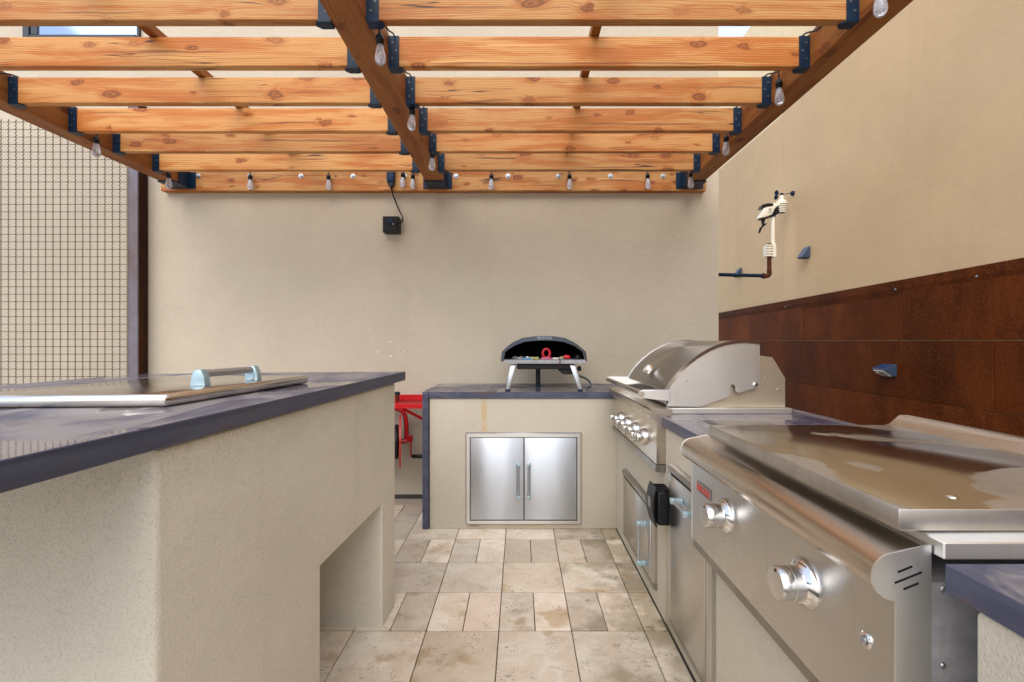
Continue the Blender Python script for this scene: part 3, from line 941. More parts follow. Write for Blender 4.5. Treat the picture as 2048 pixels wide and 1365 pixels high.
# control panel with its lip
GP0, GP1 = 2.075, 3.030
def g3(px, py):
    return ((px - 1039) * 2.075 / F, H - (py - 682) * 2.075 / F)
cp = [(0.668, CT + 0.034), (0.575, CT + 0.033), (0.571, CT + 0.028), (0.571, CT + 0.003), (0.598, CT - 0.022), (0.598, 0.692), (0.640, 0.692), (0.640, CT + 0.002), (0.668, CT + 0.004)]
prism('control_panel', cp, 'Y', GP0, GP1, 'steel_y', gr)
prism('drip_tray_front', [(0.594, 0.688), (0.592, 0.664), (0.600, 0.658), (0.636, 0.658), (0.636, 0.688)], 'Y', GP0, GP1, 'steel_dark', gr)
# handle
hx, hz = 0.545, H - 0.236
tube('handle', [(hx, GY0 - 0.055, hz), (hx, GY1 + 0.02, hz)], 0.0125, 'steel_y', gr, 16)
for yy in (GY0 - 0.050, GY1 - 0.010):
    pr = [(xf + 0.004, hz + 0.018), (hx + 0.01, hz + 0.017), (hx - 0.008, hz + 0.012), (hx - 0.015, hz), (hx - 0.008, hz - 0.012), (hx + 0.012, hz - 0.020), (xf + 0.004, hz - 0.034)]
    prism('handle_bracket', pr, 'Y', yy, yy + 0.022, 'steel_x', gr, 0.002)
# thermometer
tp = Vector((0.690, 2.55, 1.078))
tn = Vector((-0.80, 0, 0.60)).normalized()
th = lathe('thermometer', [(0.030, -0.01), (0.030, 0.010), (0.027, 0.015), (0.024, 0.013), (0.0, 0.013)], tp, tn, 'chrome', gr, 24)
lathe('dial', [(0.023, 0.0), (0.023, 0.0012), (0.0, 0.0012)], tp + tn * 0.0135, tn, 'white', th, 20)
def grill_knob(parent, x, y, z):
    bz = lathe('knob_bezel', [(0.040, 0), (0.040, 0.004), (0.034, 0.018), (0.026, 0.024), (0.0, 0.024)], (x, y, z), (-1, 0, 0), 'chrome', parent, 28)
    bm = bmesh.new()
    alathe(bm, [(0.024, 0.022), (0.024, 0.036), (0.022, 0.040), (0.0, 0.040)], (x, y, z), (-1, 0, 0), 24)
    abox(bm, x - 0.066, x - 0.038, y - 0.010, y + 0.010, z - 0.023, z + 0.023, 0.005, 3)
    finish('knob', bm, 'chrome', bz, True)
for yy in (2.275, 2.447, 2.620, 2.795):
    grill_knob(gr, 0.598, yy, 0.773)

# ------------------------------------------------------------------ griddle
gd = thing('flat_top_griddle', (0.9, 1.15, CT), 'wide stainless steel built-in griddle with flat wet lid and two round knobs', 'griddle')
DP = 0.585
Y0, Y1 = 0.738, 1.612
box('control_panel', DP, 0.640, Y0 + 0.003, Y1, 0.567, 0.832, 'steel_v', gd)
prism('drip_tray_front', [(DP + 0.006, 0.562), (DP + 0.004, 0.537), (DP + 0.012, 0.530), (0.640, 0.530), (0.640, 0.562)], 'Y', Y0 + 0.02, Y1, 'steel_dark', gd)
def nose(grow=0.0):
    cz, cx, r = 0.864, 0.584, 0.036 + grow
    pts = []
    for k in range(13):
        a = math.radians(-95 - k * (160 / 12))
        pts.append((cx + r * math.cos(a), cz + r * math.sin(a)))
    return pts
npts = nose()
bull = npts + [(0.638, CT + 0.016 - 0.003), (0.638, 0.8345), (DP + 0.002, 0.8345)]
prism('bullnose_rail', bull, 'Y', Y0 + 0.003, Y1, 'steel_y', gd, smooth=True)
cap = nose(0.0015) + [(0.6385, CT + 0.0155), (0.6385, 0.560), (DP - 0.0015, 0.560), (DP - 0.0015, 0.828)]
ec = prism('end_cap', cap, 'Y', Y0 - 0.001, Y0 + 0.0025, 'steel_x', gd)
ec2 = prism('end_cap', cap, 'Y', Y1 + 0.0005, Y1 + 0.004, 'steel_x', gd)
def slot(cx, cz, l):
    a = math.radians(22)
    ux, uz = math.cos(a) * l / 2, math.sin(a) * l / 2
    nx, nz = -math.sin(a) * .0016, math.cos(a) * .0016
    prism('vent_slot', [(cx - ux - nx, cz - uz - nz), (cx + ux - nx, cz + uz - nz), (cx + ux + nx, cz + uz + nz), (cx - ux + nx, cz - uz + nz)], 'Y', Y0 - 0.0018, Y0 - 0.0009, 'black', ec)
def e2(px, py):
    return ((px - 1039) * Y0 / F, H - (py - 682) * Y0 / F)
for (px, py, l) in ((1808.6, 1137.6, 0.024), (1815, 1154.3, 0.045), (1820.5, 1171.5, 0.025)):
    slot(*e2(px, py), l)
# firebox body, seen in the gap beside the slab
box('firebox', 0.6405, 1.235, 0.752, 1.600, 0.560, CT - 0.05, 'galv', gd)
for py in (1132, 1176, 1215, 1255, 1297):
    x, z = e2(1863, py + 6)
    box('vent_slot', 0.6405, 0.6445, 0.7495, 0.7515, z - 0.012, z + 0.012, 'black', gd)
for (px, py) in ((1884, 1177), (1884, 1330)):
    p = PX(px, py, 0.752)
    lathe('rivet', [(0.005, 0), (0.005, 0.002), (0.003, 0.004), (0.0, 0.004)], (p.x, 0.752, p.z), (0, -1, 0), 'zinc', gd, 12)
# top flange that rests on the slab, flat cover, rear ridge
box('top_flange', 0.641, 1.255, 0.718, 1.606, CT + 0.0015, CT + 0.0275, 'steel_x', gd, 0.002)
lidg = box('flat_cover', 0.600, 1.172, 0.752, 1.505, CT + 0.031, CT + 0.0665, 'wetlid', gd, 0.003, 2)
prism('rear_ridge', [(1.176, CT + 0.028), (1.176, CT + 0.063), (1.190, CT + 0.066), (1.222, CT + 0.094), (1.250, CT + 0.094), (1.252, CT + 0.028)], 'Y', 0.72, 1.53, 'steel_y', gd)
p = PX(1909, 995, 0.80)
lathe('cover_rivet', [(0.009, 0), (0.008, 0.002), (0.004, 0.0035), (0, 0.004)], (0.735, 0.808, CT + 0.0663), (0, 0, 1), 'chrome', gd, 14)
for yy in (1.347, 0.9726):
    bz = lathe('knob_bezel', [(0.050, 0), (0.050, 0.003), (0.046, 0.010), (0.037, 0.018), (0.034, 0.018), (0.0, 0.016)], (DP, yy, 0.735), (-1, 0, 0), 'chrome', gd, 40)
    kb = lathe('knob', [(0.0335, 0.014), (0.0335, 0.034), (0.0325, 0.0348), (0.0325, 0.0358), (0.0335, 0.0366), (0.0335, 0.058), (0.031, 0.062), (0.0, 0.063)], (DP, yy, 0.735), (-1, 0, 0), 'steel_knob', bz, 40)
    prism('pointer_mark', [(yy - 0.003, 0.735 + 0.029), (yy + 0.003, 0.735 + 0.029), (yy, 0.735 + 0.022)], 'X', DP - 0.0636, DP - 0.0629, 'black', kb)
ig = lathe('ignition_button', [(0.014, 0), (0.014, 0.002), (0.0115, 0.004), (0.009, 0.004), (0.009, 0.002), (0.0, 0.002)], (DP, 0.8016, 0.726), (-1, 0, 0), 'chrome', gd, 20)
lathe('button_cap', [(0.007, 0.002), (0.007, 0.007), (0.005, 0.008), (0.0, 0.008)], (DP, 0.8016, 0.726), (-1, 0, 0), 'zinc', ig, 16)
# name plate
by, bz_ = 1.505, 0.757
npl = box('name_plate', DP - 0.003, DP - 0.0004, by - 0.056, by + 0.056, bz_ - 0.016, bz_ + 0.016, 'steel_dark', gd, 0.0008)
MT = Matrix.Translation((DP - 0.0034, by - 0.010, bz_ - 0.002)) @ Matrix(((0, 0, -1, 0), (-1, 0, 0, 0), (0, 1, 0, 0), (0, 0, 0, 1)))
text_mesh('lettering', 'BLAZE', 0.027, MT, 'letter_red', npl, 0.0005, 1.05)
prism('flame_mark', [(by + 0.052, bz_ - 0.010), (by + 0.040, bz_ - 0.011), (by + 0.037, bz_ - 0.003), (by + 0.041, bz_ + 0.004), (by + 0.044, bz_ - 0.001), (by + 0.0465, bz_ + 0.014), (by + 0.050, bz_ + 0.003)], 'X', DP - 0.0042, DP - 0.0031, 'letter_red', npl)
box('plate_underline', DP - 0.0037, DP - 0.0031, by - 0.050, by + 0.034, bz_ - 0.0145, bz_ - 0.012, 'letter_dark', npl)

# ------------------------------------------------------------------ pizza oven
OY = 3.135
def o2(px, py, Y=OY):
    return ((px - 1039) * Y / F, H - (py - 682) * Y / F)
pz = thing('pizza_oven', (o2(1089, 0)[0], 3.35, CT), 'slate grey portable pizza oven on three legs standing on the back counter', 'pizza oven')
outer = [(1001, 723), (1003.5, 703.5), (1012, 695), (1026, 684.5), (1046, 675.5), (1068, 672.5), (1089, 672), (1110, 672.5), (1130, 675.5), (1150, 685), (1163, 694.5), (1173, 703.5), (1175.5, 723)]
rim = [(1006.5, 723), (1010.5, 704.5), (1016, 699.5), (1030, 691), (1049, 683.8), (1068, 681.6), (1089, 681), (1110, 681.6), (1128, 683.8), (1147, 691), (1160, 699.5), (1166, 704.5), (1170.5, 723)]
Lo = [o2(*p) for p in outer]
Lr = [o2(*p) for p in rim]
cx_ = sum(p[0] for p in Lo) / len(Lo)
bm = bmesh.new()
def ring(pts, Y, sx=1.0, dz=0.0, sz=1.0):
    zb = Lo[0][1]
    return [bm.verts.new((cx_ + (x - cx_) * sx, Y, zb + (z - zb) * sz + dz)) for (x, z) in pts]
rings = [ring(Lr, OY + 0.36, 0.96, 0, 0.95), ring(Lr, OY + 0.02, 1.0), ring(Lr, OY, 1.004, 0, 1.01), ring(Lo, OY + 0.028, 1.0), ring(Lo, OY + 0.05, 1.004), ring(Lo, OY + 0.22, 1.0), ring(Lo, OY + 0.40, 0.94, 0, 0.9), ring(Lo, OY + 0.43, 0.88, 0, 0.82)]
for k, (a, b) in enumerate(zip(rings, rings[1:])):
    for i in range(len(a) - 1):
        f = bm.faces.new([a[i], a[i + 1], b[i + 1], b[i]])
        f.material_index = 1 if k == 1 else (2 if k == 0 else 0)
bm.faces.new(rings[0]).material_index = 2
bm.faces.new(rings[-1])
for i in (0, -1):
    for a, b in ((rings[0], rings[-1]),):
        bm.faces.new([r_[i] for r_ in rings])
shell = finish('shell', bm, ['oven', 'oven_rim', 'oven_inside'], pz, True)
(x0, z1), (x1, z0) = o2(1008, 719.5), o2(1171, 727)
prism('stone_tray', [(x0, z1), (x1, z1), (x1, z1 - 0.012), (x1 - 0.02, z0), (x0 + 0.02, z0), (x0, z1 - 0.012)], 'Y', OY - 0.012, OY + 0.40, 'tray', pz)
x0, z1 = o2(1034, 727.5); x1, z0 = o2(1128, 739)
box('underbody', x0, x1 + 0.07, OY + 0.03, OY + 0.36, z0, z1, 'black', pz, 0.004)
bh = [o2(*p) for p in ((1118, 739.3), (1128, 750), (1150, 750), (1156, 739.3))]
prism('burner_housing', bh, 'Y', OY + 0.06, OY + 0.30, 'black', pz)
x, z = o2(1158, 739)
lathe('gas_knob', [(0.006, 0), (0.006, 0.008), (0.017, 0.008), (0.017, 0.028), (0.013, 0.031), (0, 0.031)], (x - 0.004, OY + 0.10, z), (1, 0, 0), 'hanger', pz, 18)
def oven_leg(top, foot, yt, yf):
    t_ = Vector((*o2(top[0], top[1], yt),)) if False else None
    xt, zt2 = o2(top[0], top[1], yt)
    xf2, zf2 = o2(foot[0], foot[1], yf)
    zf2 = CT + 0.012
    bm = bmesh.new()
    w0, w1 = 0.021, 0.015
    A = [bm.verts.new((xt + sx * w0, yt + sy * 0.016, zt2)) for sx in (-1, 1) for sy in (-1, 1)]
    B = [bm.verts.new((xf2 + sx * w1, yf + sy * 0.010, zf2)) for sx in (-1, 1) for sy in (-1, 1)]
    for f in ((0, 1, 3, 2),): bm.faces.new([A[i] for i in f]); bm.faces.new([B[i] for i in f][::-1])
    for (i, j) in ((0, 1), (1, 3), (3, 2), (2, 0)):
        bm.faces.new([A[i], A[j], B[j], B[i]])
    bmesh.ops.bevel(bm, geom=list(bm.edges), offset=0.006, segments=2, profile=0.5, affect='EDGES')
    lg = finish('leg', bm, 'alu', pz, True)
    box('foot', xf2 - 0.017, xf2 + 0.017, yf - 0.012, yf + 0.012, CT + 0.0005, CT + 0.0135, 'hanger', lg, 0.002)
oven_leg((1027, 729), (1015.5, 780), OY + 0.03, OY + 0.005)
oven_leg((1145, 729), (1160.5, 780), OY + 0.03, OY + 0.005)
bm = bmesh.new()
x, z = o2(1080, 736)
abox(bm, x - 0.017, x + 0.017, OY + 0.33, OY + 0.345, CT + 0.02, z + 0.012, 0.003)
abox(bm, x - 0.012, x + 0.012, OY + 0.318, OY + 0.331, CT + 0.03, z - 0.06, 0.002)
for k in range(4):
    abox(bm, x - 0.018, x + 0.018, OY + 0.314, OY + 0.329, CT + 0.035 + k * 0.016, CT + 0.041 + k * 0.016)
lg = finish('rear_leg', bm, 'black', pz)
box('foot', x - 0.018, x + 0.018, OY + 0.315, OY + 0.35, CT + 0.0005, CT + 0.02, 'hanger', lg, 0.003)
hp = [Vector((*[0, 0, 0],))]
pts = []
for (px, py, Y) in ((1152, 749, 3.36), (1162, 753, 3.38), (1173, 758, 3.42), (1181, 767, 3.44), (1180, 774, 3.40), (1172, 779, 3.30)):
    xx, zz = (px - 1039) * Y / F, H - (py - 682) * Y / F
    pts.append((xx, Y, max(zz, CT + 0.008)))
tube('gas_hose', curve_pts(pts, 6), 0.0075, 'hose', pz, 10)
# lettering on the front slope of the shell
x, z = o2(1089, 676.6)
MT = Matrix.Translation((x, OY + 0.0115, z)) @ Matrix.Rotation(math.radians(48), 4, 'X')
text_mesh('lettering', 'OONI', 0.030, MT, 'letter', shell, 0.0012, 1.35)
# things kept inside the oven
ztray = o2(0, 719.5)[1] + 0.001
def ox(px): return (px - 1039) * (OY + 0.03) / F
rc = thing('red_tape_roll', (ox(1093), OY + 0.05, ztray), 'red ring shaped tool standing in the pizza oven mouth', 'tool')
bm = bmesh.new()
pts = [(ox(1093) + 0.024 * math.cos(a), OY + 0.05, ztray + 0.040 + 0.030 * math.sin(a)) for a in [2 * math.pi * k / 20 for k in range(21)]]
atube(bm, pts, 0.0085, 8)
finish('ring', bm, 'redtool', rc, True)
box('base', ox(1082), ox(1104), OY + 0.025, OY + 0.075, ztray, ztray + 0.012, 'pinktool', rc, 0.003, 2)
bm = bmesh.new()
for k in range(11):
    a = k / 10
    q = Vector((ox(1027 + 27 * a), OY + 0.03 + 0.012 * math.sin(k * 2.1), ztray + 0.009 + 0.006 * math.sin(k * 1.3)))
    pts = [q + Vector((0.008 * math.cos(b), 0.004 * math.sin(b + k), 0.007 * math.sin(b))) for b in [2 * math.pi * j / 8 for j in range(9)]]
    atube(bm, pts, 0.0018, 5)
tag(finish('metal_chain', bm, 'chrome', None, True), 'short bright metal chain on the oven tray, left', 'chain')
tb = thing('blue_lighter', (ox(1055), OY + 0.01, ztray), 'small blue stick lying on the oven tray beside the chain', 'lighter')
box('body', ox(1045), ox(1062), OY + 0.000, OY + 0.014, ztray, ztray + 0.011, 'bluetool', tb, 0.003, 2)
box('tip', ox(1062) + 0.0005, ox(1066), OY + 0.003, OY + 0.011, ztray + 0.002, ztray + 0.009, 'alu', tb, 0.001)
tb = thing('olive_brush', (ox(1070), OY + 0.05, ztray), 'olive handled brush lying behind the blue stick in the oven', 'brush')
box('handle', ox(1058), ox(1078), OY + 0.045, OY + 0.060, ztray, ztray + 0.016, 'yellowtool', tb, 0.004, 2)
box('head', ox(1052), ox(1058) - 0.0005, OY + 0.040, OY + 0.065, ztray, ztray + 0.018, 'white', tb, 0.002)
tb = thing('grey_clamp', (ox(1112), OY + 0.01, ztray), 'grey metal clamp hanging over the oven tray edge', 'clamp')
box('jaw', ox(1104), ox(1126), OY - 0.010, OY + 0.012, ztray, ztray + 0.014, 'steel_dark', tb, 0.003, 2)
tube('hook', curve_pts([(ox(1117), OY - 0.014, ztray + 0.010), (ox(1119), OY - 0.022, ztray - 0.01), (ox(1117), OY - 0.020, ztray - 0.03), (ox(1120), OY - 0.018, ztray - 0.045)], 5), 0.003, 'rust_pipe', tb, 6)
tb = thing('red_screwdriver', (ox(1132), OY + 0.03, ztray), 'tool with rounded red handle at right in the oven', 'tool')
lathe('handle', [(0.006, 0), (0.014, 0.004), (0.016, 0.018), (0.013, 0.036), (0.008, 0.044), (0, 0.045)], (ox(1127), OY + 0.03, ztray + 0.016), (1, 0, 0), 'redtool', tb, 16)
tube('shaft', [(ox(1127), OY + 0.03, ztray + 0.016), (ox(1120), OY + 0.031, ztray + 0.016)], 0.004, 'yellowtool', tb, 8)
lathe('black_canister', [(0.012, 0), (0.016, 0.002), (0.016, 0.026), (0.012, 0.030), (0, 0.031)], (ox(1155), OY + 0.03, ztray), (0, 0, 1), 'black', None, 18)
tag(bpy.data.objects['black_canister'], 'small black canister at the right end of the oven tray', 'canister')

# ------------------------------------------------------------------ hose reel on the back wall
hr = thing('hose_reel', (-0.88, 3.6, 0.35), 'red wall mounted hose reel with slotted shelf and crank behind the island', 'hose reel')
sx0, sx1, sz = -1.30, -0.655, 0.772
box('shelf_rail', sx0, sx1, WY - 0.016, WY - 0.002, sz - 0.012, sz + 0.040, 'red', hr, 0.002)
box('shelf_rail', sx0, sx1, 3.425, 3.437, sz - 0.030, sz + 0.006, 'red', hr, 0.002)
for k in range(32):
    x = sx0 + 0.01 + k * 0.0203
    prism('shelf_slat', [(x, 3.438), (x + 0.009, 3.438), (x + 0.009, WY - 0.017), (x, WY - 0.017)], 'Z', sz - 0.004, sz + 0.002, 'red', hr)
tube('brace', [(-0.845, 3.44, sz - 0.03), (-0.66, 3.60, sz - 0.17)], 0.011, 'red', hr, 8)
ap = curve_pts([(-1.05, 3.56, sz - 0.035), (-0.93, 3.56, sz - 0.045), (-0.865, 3.56, sz - 0.085), (-0.848, 3.56, sz - 0.16), (-0.845, 3.56, sz - 0.29)], 6)
tube('arm', ap, 0.017, 'red', hr, 12)
zc = 0.49
RA = Vector((0.970, 0.243, 0))            # the reel swings on its bracket, its axle turned a little to the wall
RC = Vector((-0.884, 3.50, zc))
lathe('axle', [(0.018, 0), (0.018, 0.36), (0.0, 0.36)], RC - RA * 0.31, RA, 'red', hr, 16)
for s_ in (0.0, -0.30):
    lathe('reel_flange', [(0.03, 0), (0.195, 0.0), (0.195, 0.010), (0.03, 0.010)], RC + RA * s_, RA, 'red', hr, 40)
bm = bmesh.new()
for k in range(9):
    q = RC + RA * (-0.272 + k * 0.0315)
    T_ = Vector((-RA.y, RA.x, 0))
    pts = [q + T_ * (0.112 * math.cos(a)) + Vector((0, 0, 0.112 * math.sin(a))) for a in [2 * math.pi * j / 24 for j in range(25)]]
    atube(bm, pts, 0.0165, 8)
finish('hose', bm, 'black', hr, True)
box('crank_hub', -0.845, -0.80, 3.545, 3.575, zc - 0.015, zc + 0.035, 'red', hr, 0.004)
box('crank_arm', -0.812, -0.803, 3.53, 3.544, zc - 0.125, zc + 0.03, 'red', hr, 0.002)
lathe('crank_grip', [(0.010, 0), (0.014, 0.008), (0.016, 0.06), (0.014, 0.10), (0, 0.102)], (-0.802, 3.537, zc - 0.118), (1, 0, 0), 'black', hr, 14)
tp_ = lathe('tap_handle', [(0.020, 0), (0.022, 0.004), (0.020, 0.016), (0.008, 0.020), (0, 0.020)], (-0.925, 3.60, sz + 0.055), (0, 0, 1), 'hanger', hr, 14)
lathe('tap_body', [(0.012, 0), (0.012, 0.03), (0.016, 0.03), (0.016, 0.06)], (-0.925, 3.60, sz - 0.006), (0, 0, 1), 'rust_pipe', hr, 14)

# ------------------------------------------------------------------ outlet box and transformer cord
ob = thing('outlet_box', (-0.986, WY, 2.06), 'black weatherproof outlet box on the back wall with a cord plugged in', 'outlet box')
box('housing', -1.050, -0.925, WY - 0.075, WY - 0.001, 2.062, 2.188, 'black', ob, 0.006, 2)
box('cover', -1.042, -0.933, WY - 0.083, WY - 0.0755, 2.075, 2.180, 'black', ob, 0.003)
box('latch', -0.972, -0.960, WY - 0.090, WY - 0.0835, 2.118, 2.130, 'zinc', ob, 0.001)
tf = thing('light_transformer', (-0.985, 3.62, 2.42), 'black plug-in dimmer on the ledger with a cord running down to the outlet', 'transformer')
LZ0, LZ1, LY = 2.392, 2.545, 3.655
box('case', -1.012, -0.952, LY - 0.045, LY - 0.001, 2.435, 2.60, 'hanger', tf, 0.012, 3)
prism('case_tail', [(-1.008, 2.4345), (-0.956, 2.4345), (-0.972, 2.405), (-0.990, 2.405)], 'Y', LY - 0.040, LY - 0.006, 'black', tf)
cpts = curve_pts([(-0.981, LY - 0.022, 2.408), (-0.978, LY + 0.02, 2.36), (-0.945, WY - 0.03, 2.27), (-0.902, WY - 0.05, 2.18), (-0.905, WY - 0.085, 2.135), (-0.945, WY - 0.105, 2.125), (-0.982, WY - 0.10, 2.145)], 8)
tube('cord', cpts, 0.0055, 'black', tf, 8)
lathe('plug', [(0.012, 0), (0.020, 0.006), (0.020, 0.022), (0, 0.024)], (-0.984, WY - 0.084, 2.148), (0, -1, 0), 'hanger', tf, 14)

# ------------------------------------------------------------------ pergola
pg = thing('pergola', (-0.6, 2.5, 2.38), 'orange fir wood pergola roof of beams and joists joined by dark steel hangers', 'pergola')
ZB = H + 1.180            # underside of beams and joists
JH, JT, BH = 0.128, 0.038, 0.145
ledger = box('ledger', -2.757, 1.434, LY, WY - 0.001, 2.385, 2.56, 'wood_x', pg, 0.002)
for px in (397, 500, 602, 706, 809, 912, 1016, 1117, 1221, 1326):
    p = PX(px, 352, LY)
    lathe('lag_bolt', [(0.019, 0), (0.019, 0.003), (0.011, 0.0035), (0.011, 0.013), (0.009, 0.015), (0, 0.015)], (p.x, LY, p.z), (0, -1, 0), 'zinc', ledger, 12)
BEAMS = ((-2.650, -2.532), (-0.694, -0.563), (1.247, 1.365))
YN = 1.42
for (a, b) in BEAMS:
    box('beam', a, b, YN, LY - 0.004, ZB - 0.002, ZB + BH, 'wood_y', pg, 0.003)
    # concealed beam hanger on the ledger
    bm = bmesh.new()
    abox(bm, a - 0.006, b + 0.006, LY - 0.17, LY - 0.0035, ZB - 0.012, ZB - 0.0025)
    abox(bm, a - 0.007, a - 0.001, LY - 0.13, LY - 0.0035, ZB - 0.0115, ZB + 0.115)
    abox(bm, b + 0.001, b + 0.007, LY - 0.13, LY - 0.0035, ZB - 0.0115, ZB + 0.115)
    for (u, w_) in ((a - 0.045, a - 0.0075), (b + 0.0075, b + 0.045)):
        if u > -2.75 and w_ < 1.43:
            abox(bm, u, w_, LY - 0.007, LY - 0.0008, ZB - 0.011, ZB + 0.115)
    finish('beam_hanger', bm, 'hanger', pg)
BAYS = ((BEAMS[0][1], BEAMS[1][0]), (BEAMS[1][1], BEAMS[2][0]))
JY = (1.748, 2.044, 2.357, 2.672, 2.962, 3.282)
hang_me = {}
def joist_hanger(x, sgn, y):
    """U shaped hanger hugging the joist end; sgn = direction away from the beam"""
    w_ = 0.046
    x0, x1 = (x, x + w_) if sgn > 0 else (x - w_, x)
    bm = bmesh.new()
    abox(bm, x0, x1, y - 0.0035, y - 0.0004, ZB - 0.004, ZB + JH + 0.002)
    abox(bm, x0, x1, y + JT + 0.0004, y + JT + 0.0035, ZB - 0.004, ZB + JH + 0.002)
    # seat with a tapered tongue
    t_ = x + sgn * 0.062
    poly = [(x, y - 0.0035), (x + sgn * w_, y - 0.0035), (t_, y + 0.012), (t_, y + JT - 0.012), (x + sgn * w_, y + JT + 0.0035), (x, y + JT + 0.0035)]
    aprism(bm, poly, 'Z', ZB - 0.0075, ZB - 0.0042)
    h = finish('joist_hanger', bm, 'hanger', pg)
    for (dx_, dz_) in ((0.016, 0.100), (0.032, 0.066), (0.016, 0.032)):
        q = Vector((x + sgn * dx_, y - 0.0035, ZB + dz_))
        loc = q - wloc(h)
        if 'screw' not in hang_me:
            b2 = bmesh.new()
            alathe(b2, [(0.0052, 0.0), (0.0052, 0.0016), (0.0030, 0.0018), (0.0028, 0.0008), (0, 0.0008)], (0, 0, 0), (0, -1, 0), 10)
            me = bpy.data.meshes.new('screw'); b2.to_mesh(me); b2.free()
            me.materials.append(M['screwsteel'])
            hang_me['screw'] = me
        s_ = bpy.data.objects.new('screw', hang_me['screw'])
        COL.objects.link(s_); s_.parent = h; s_.location = loc
for y in JY:
    for (a, b) in BAYS:
        box('joist', a + 0.003, b - 0.003, y, y + JT, ZB + random.uniform(0, .002), ZB + JH + random.uniform(-.002, .002), 'wood_x', pg, 0.0025)
        joist_hanger(a, 1, y)
        joist_hanger(b, -1, y)
for xc in (-1.577, 0.324):
    box('purlin', xc - 0.019, xc + 0.019, YN, 3.60, ZB + JH + 0.003, ZB + JH + 0.041, 'wood_y', pg, 0.002)

# ------------------------------------------------------------------ string lights
sl = thing('string_lights', (-0.6, 2.6, 2.5), 'black cord of clear teardrop bulbs hung along the pergola beams and ledger', 'string lights')
bulb_glass, bulb_fil, bulb_sock = None, None, None
def mesh_of(fn, mat):
    b2 = bmesh.new(); fn(b2)
    bmesh.ops.recalc_face_normals(b2, faces=b2.faces)
    me = bpy.data.meshes.new('bulb_piece'); b2.to_mesh(me); b2.free()
    me.materials.append(M[mat])
    for p_ in me.polygons: p_.use_smooth = True
    return me
def f_glass(b2):
    out = [(0.0115, -0.052), (0.0125, -0.058), (0.0155, -0.072), (0.0192, -0.090), (0.0212, -0.103), (0.0205, -0.114), (0.0165, -0.124), (0.0100, -0.130), (0.0, -0.132)]
    inn = [(max(r - 0.0012, 0), h + (0.0012 if r < 0.011 else 0)) for (r, h) in out]
    inn[-1] = (0.0, -0.1306)
    alathe(b2, [(0.0, -0.053)] + [(0.0101, -0.053)] + inn[1:], (0, 0, 0), (0, 0, 1), 24)
    b2.faces.ensure_lookup_table()
    alathe(b2, [(0.0, -0.0515)] + out, (0, 0, 0), (0, 0, 1), 24)
def f_fil(b2):
    for k in range(6):
        a = 2 * math.pi * k / 6
        b_ = a + 0.5
        pts = [(0.004 * math.cos(a), 0.004 * math.sin(a), -0.055), (0.0085 * math.cos(a), 0.0085 * math.sin(a), -0.085), (0.012 * math.cos(b_), 0.012 * math.sin(b_), -0.106), (0.006 * math.cos(b_), 0.006 * math.sin(b_), -0.118)]
        atube(b2, pts, 0.0007, 5)
    atube(b2, [(0, 0, -0.053), (0, 0, -0.080)], 0.0028, 6)
def f_sock(b2):
    alathe(b2, [(0.004, 0.0), (0.006, -0.010), (0.007, -0.016), (0.0135, -0.019), (0.0150, -0.024), (0.0150, -0.030), (0.0168, -0.0305), (0.0168, -0.034), (0.0145, -0.0345), (0.0140, -0.054), (0.0, -0.054)], (0, 0, 0), (0, 0, 1), 18)
    atube(b2, [(0, 0, -0.002), (0, 0, 0.030)], 0.0030, 6)
me_g, me_f, me_s = mesh_of(f_glass, 'bulb'), mesh_of(f_fil, 'filament'), mesh_of(f_sock, 'black')
def bulb(x, y, ztop, tilt=0.0):
    s_ = bpy.data.objects.new('socket', me_s); COL.objects.link(s_)
    s_.parent = sl; s_.location = Vector((x, y, ztop)) - sl.location
    s_.rotation_euler = (random.uniform(-.05, .05), random.uniform(-.06, .06) + tilt, random.uniform(0, 6.28))
    for (nm, me) in (('bulb_glass', me_g), ('filament', me_f)):
        o = bpy.data.objects.new(nm, me); COL.objects.link(o); o.parent = s_
for (px, X, zb) in ((759, -0.540, 131), (825, -0.540, 262), (865, -0.540, 342)):
    Y = F * X / (px - 1039)
    bulb(X, Y, H + (682 - zb) * Y / F + 0.132)
for (px, X, zb) in ((1758, 1.222, 35), (1557.5, 1.222, 210), (1452.5, 1.222, 311), (1381.5, 1.222, 377)):
    Y = F * X / (px - 1039)
    bulb(X, Y, H + (682 - zb) * Y / F + 0.132)
for (px, X, zb) in ((193, -2.508, 314), (337, -2.508, 378)):
    Y = F * X / (px - 1039)
    bulb(X, Y, H + (682 - zb) * Y / F + 0.132)
for (px, zb) in ((500.5, 380), (657, 380), (806.5, 375.5), (826, 378.5), (983, 379), (1139, 379), (1295, 378)):
    Y = LY - 0.035
    bulb((px - 1039) * Y / F, Y, H + (682 - zb) * Y / F + 0.132)
def beam_cord(X, ys, z0=None):
    ctrl = []
    for i, y in enumerate(JY):
        ctrl.append((X, y + JT / 2, ZB + JH + 0.012))
        if i + 1 < len(JY):
            ctrl.append((X, (y + JT / 2 + JY[i + 1]) / 2 + 0.02, ZB + JH - 0.035))
    ctrl.append((X, LY - 0.03, ZB + 0.10))
    tube('cord', curve_pts(ctrl, 5), 0.0036, 'black', sl, 7)
beam_cord(-0.540, None)
beam_cord(1.222, None)
beam_cord(-2.508, None)
ctrl = []
for k in range(27):
    x = -2.508 + k * (3.73 / 26)
    ctrl.append((x, LY - 0.034, ZB + 0.130 + (0.010 if k % 2 else -0.004)))
tube('cord', curve_pts(ctrl, 4), 0.0036, 'black', sl, 7)

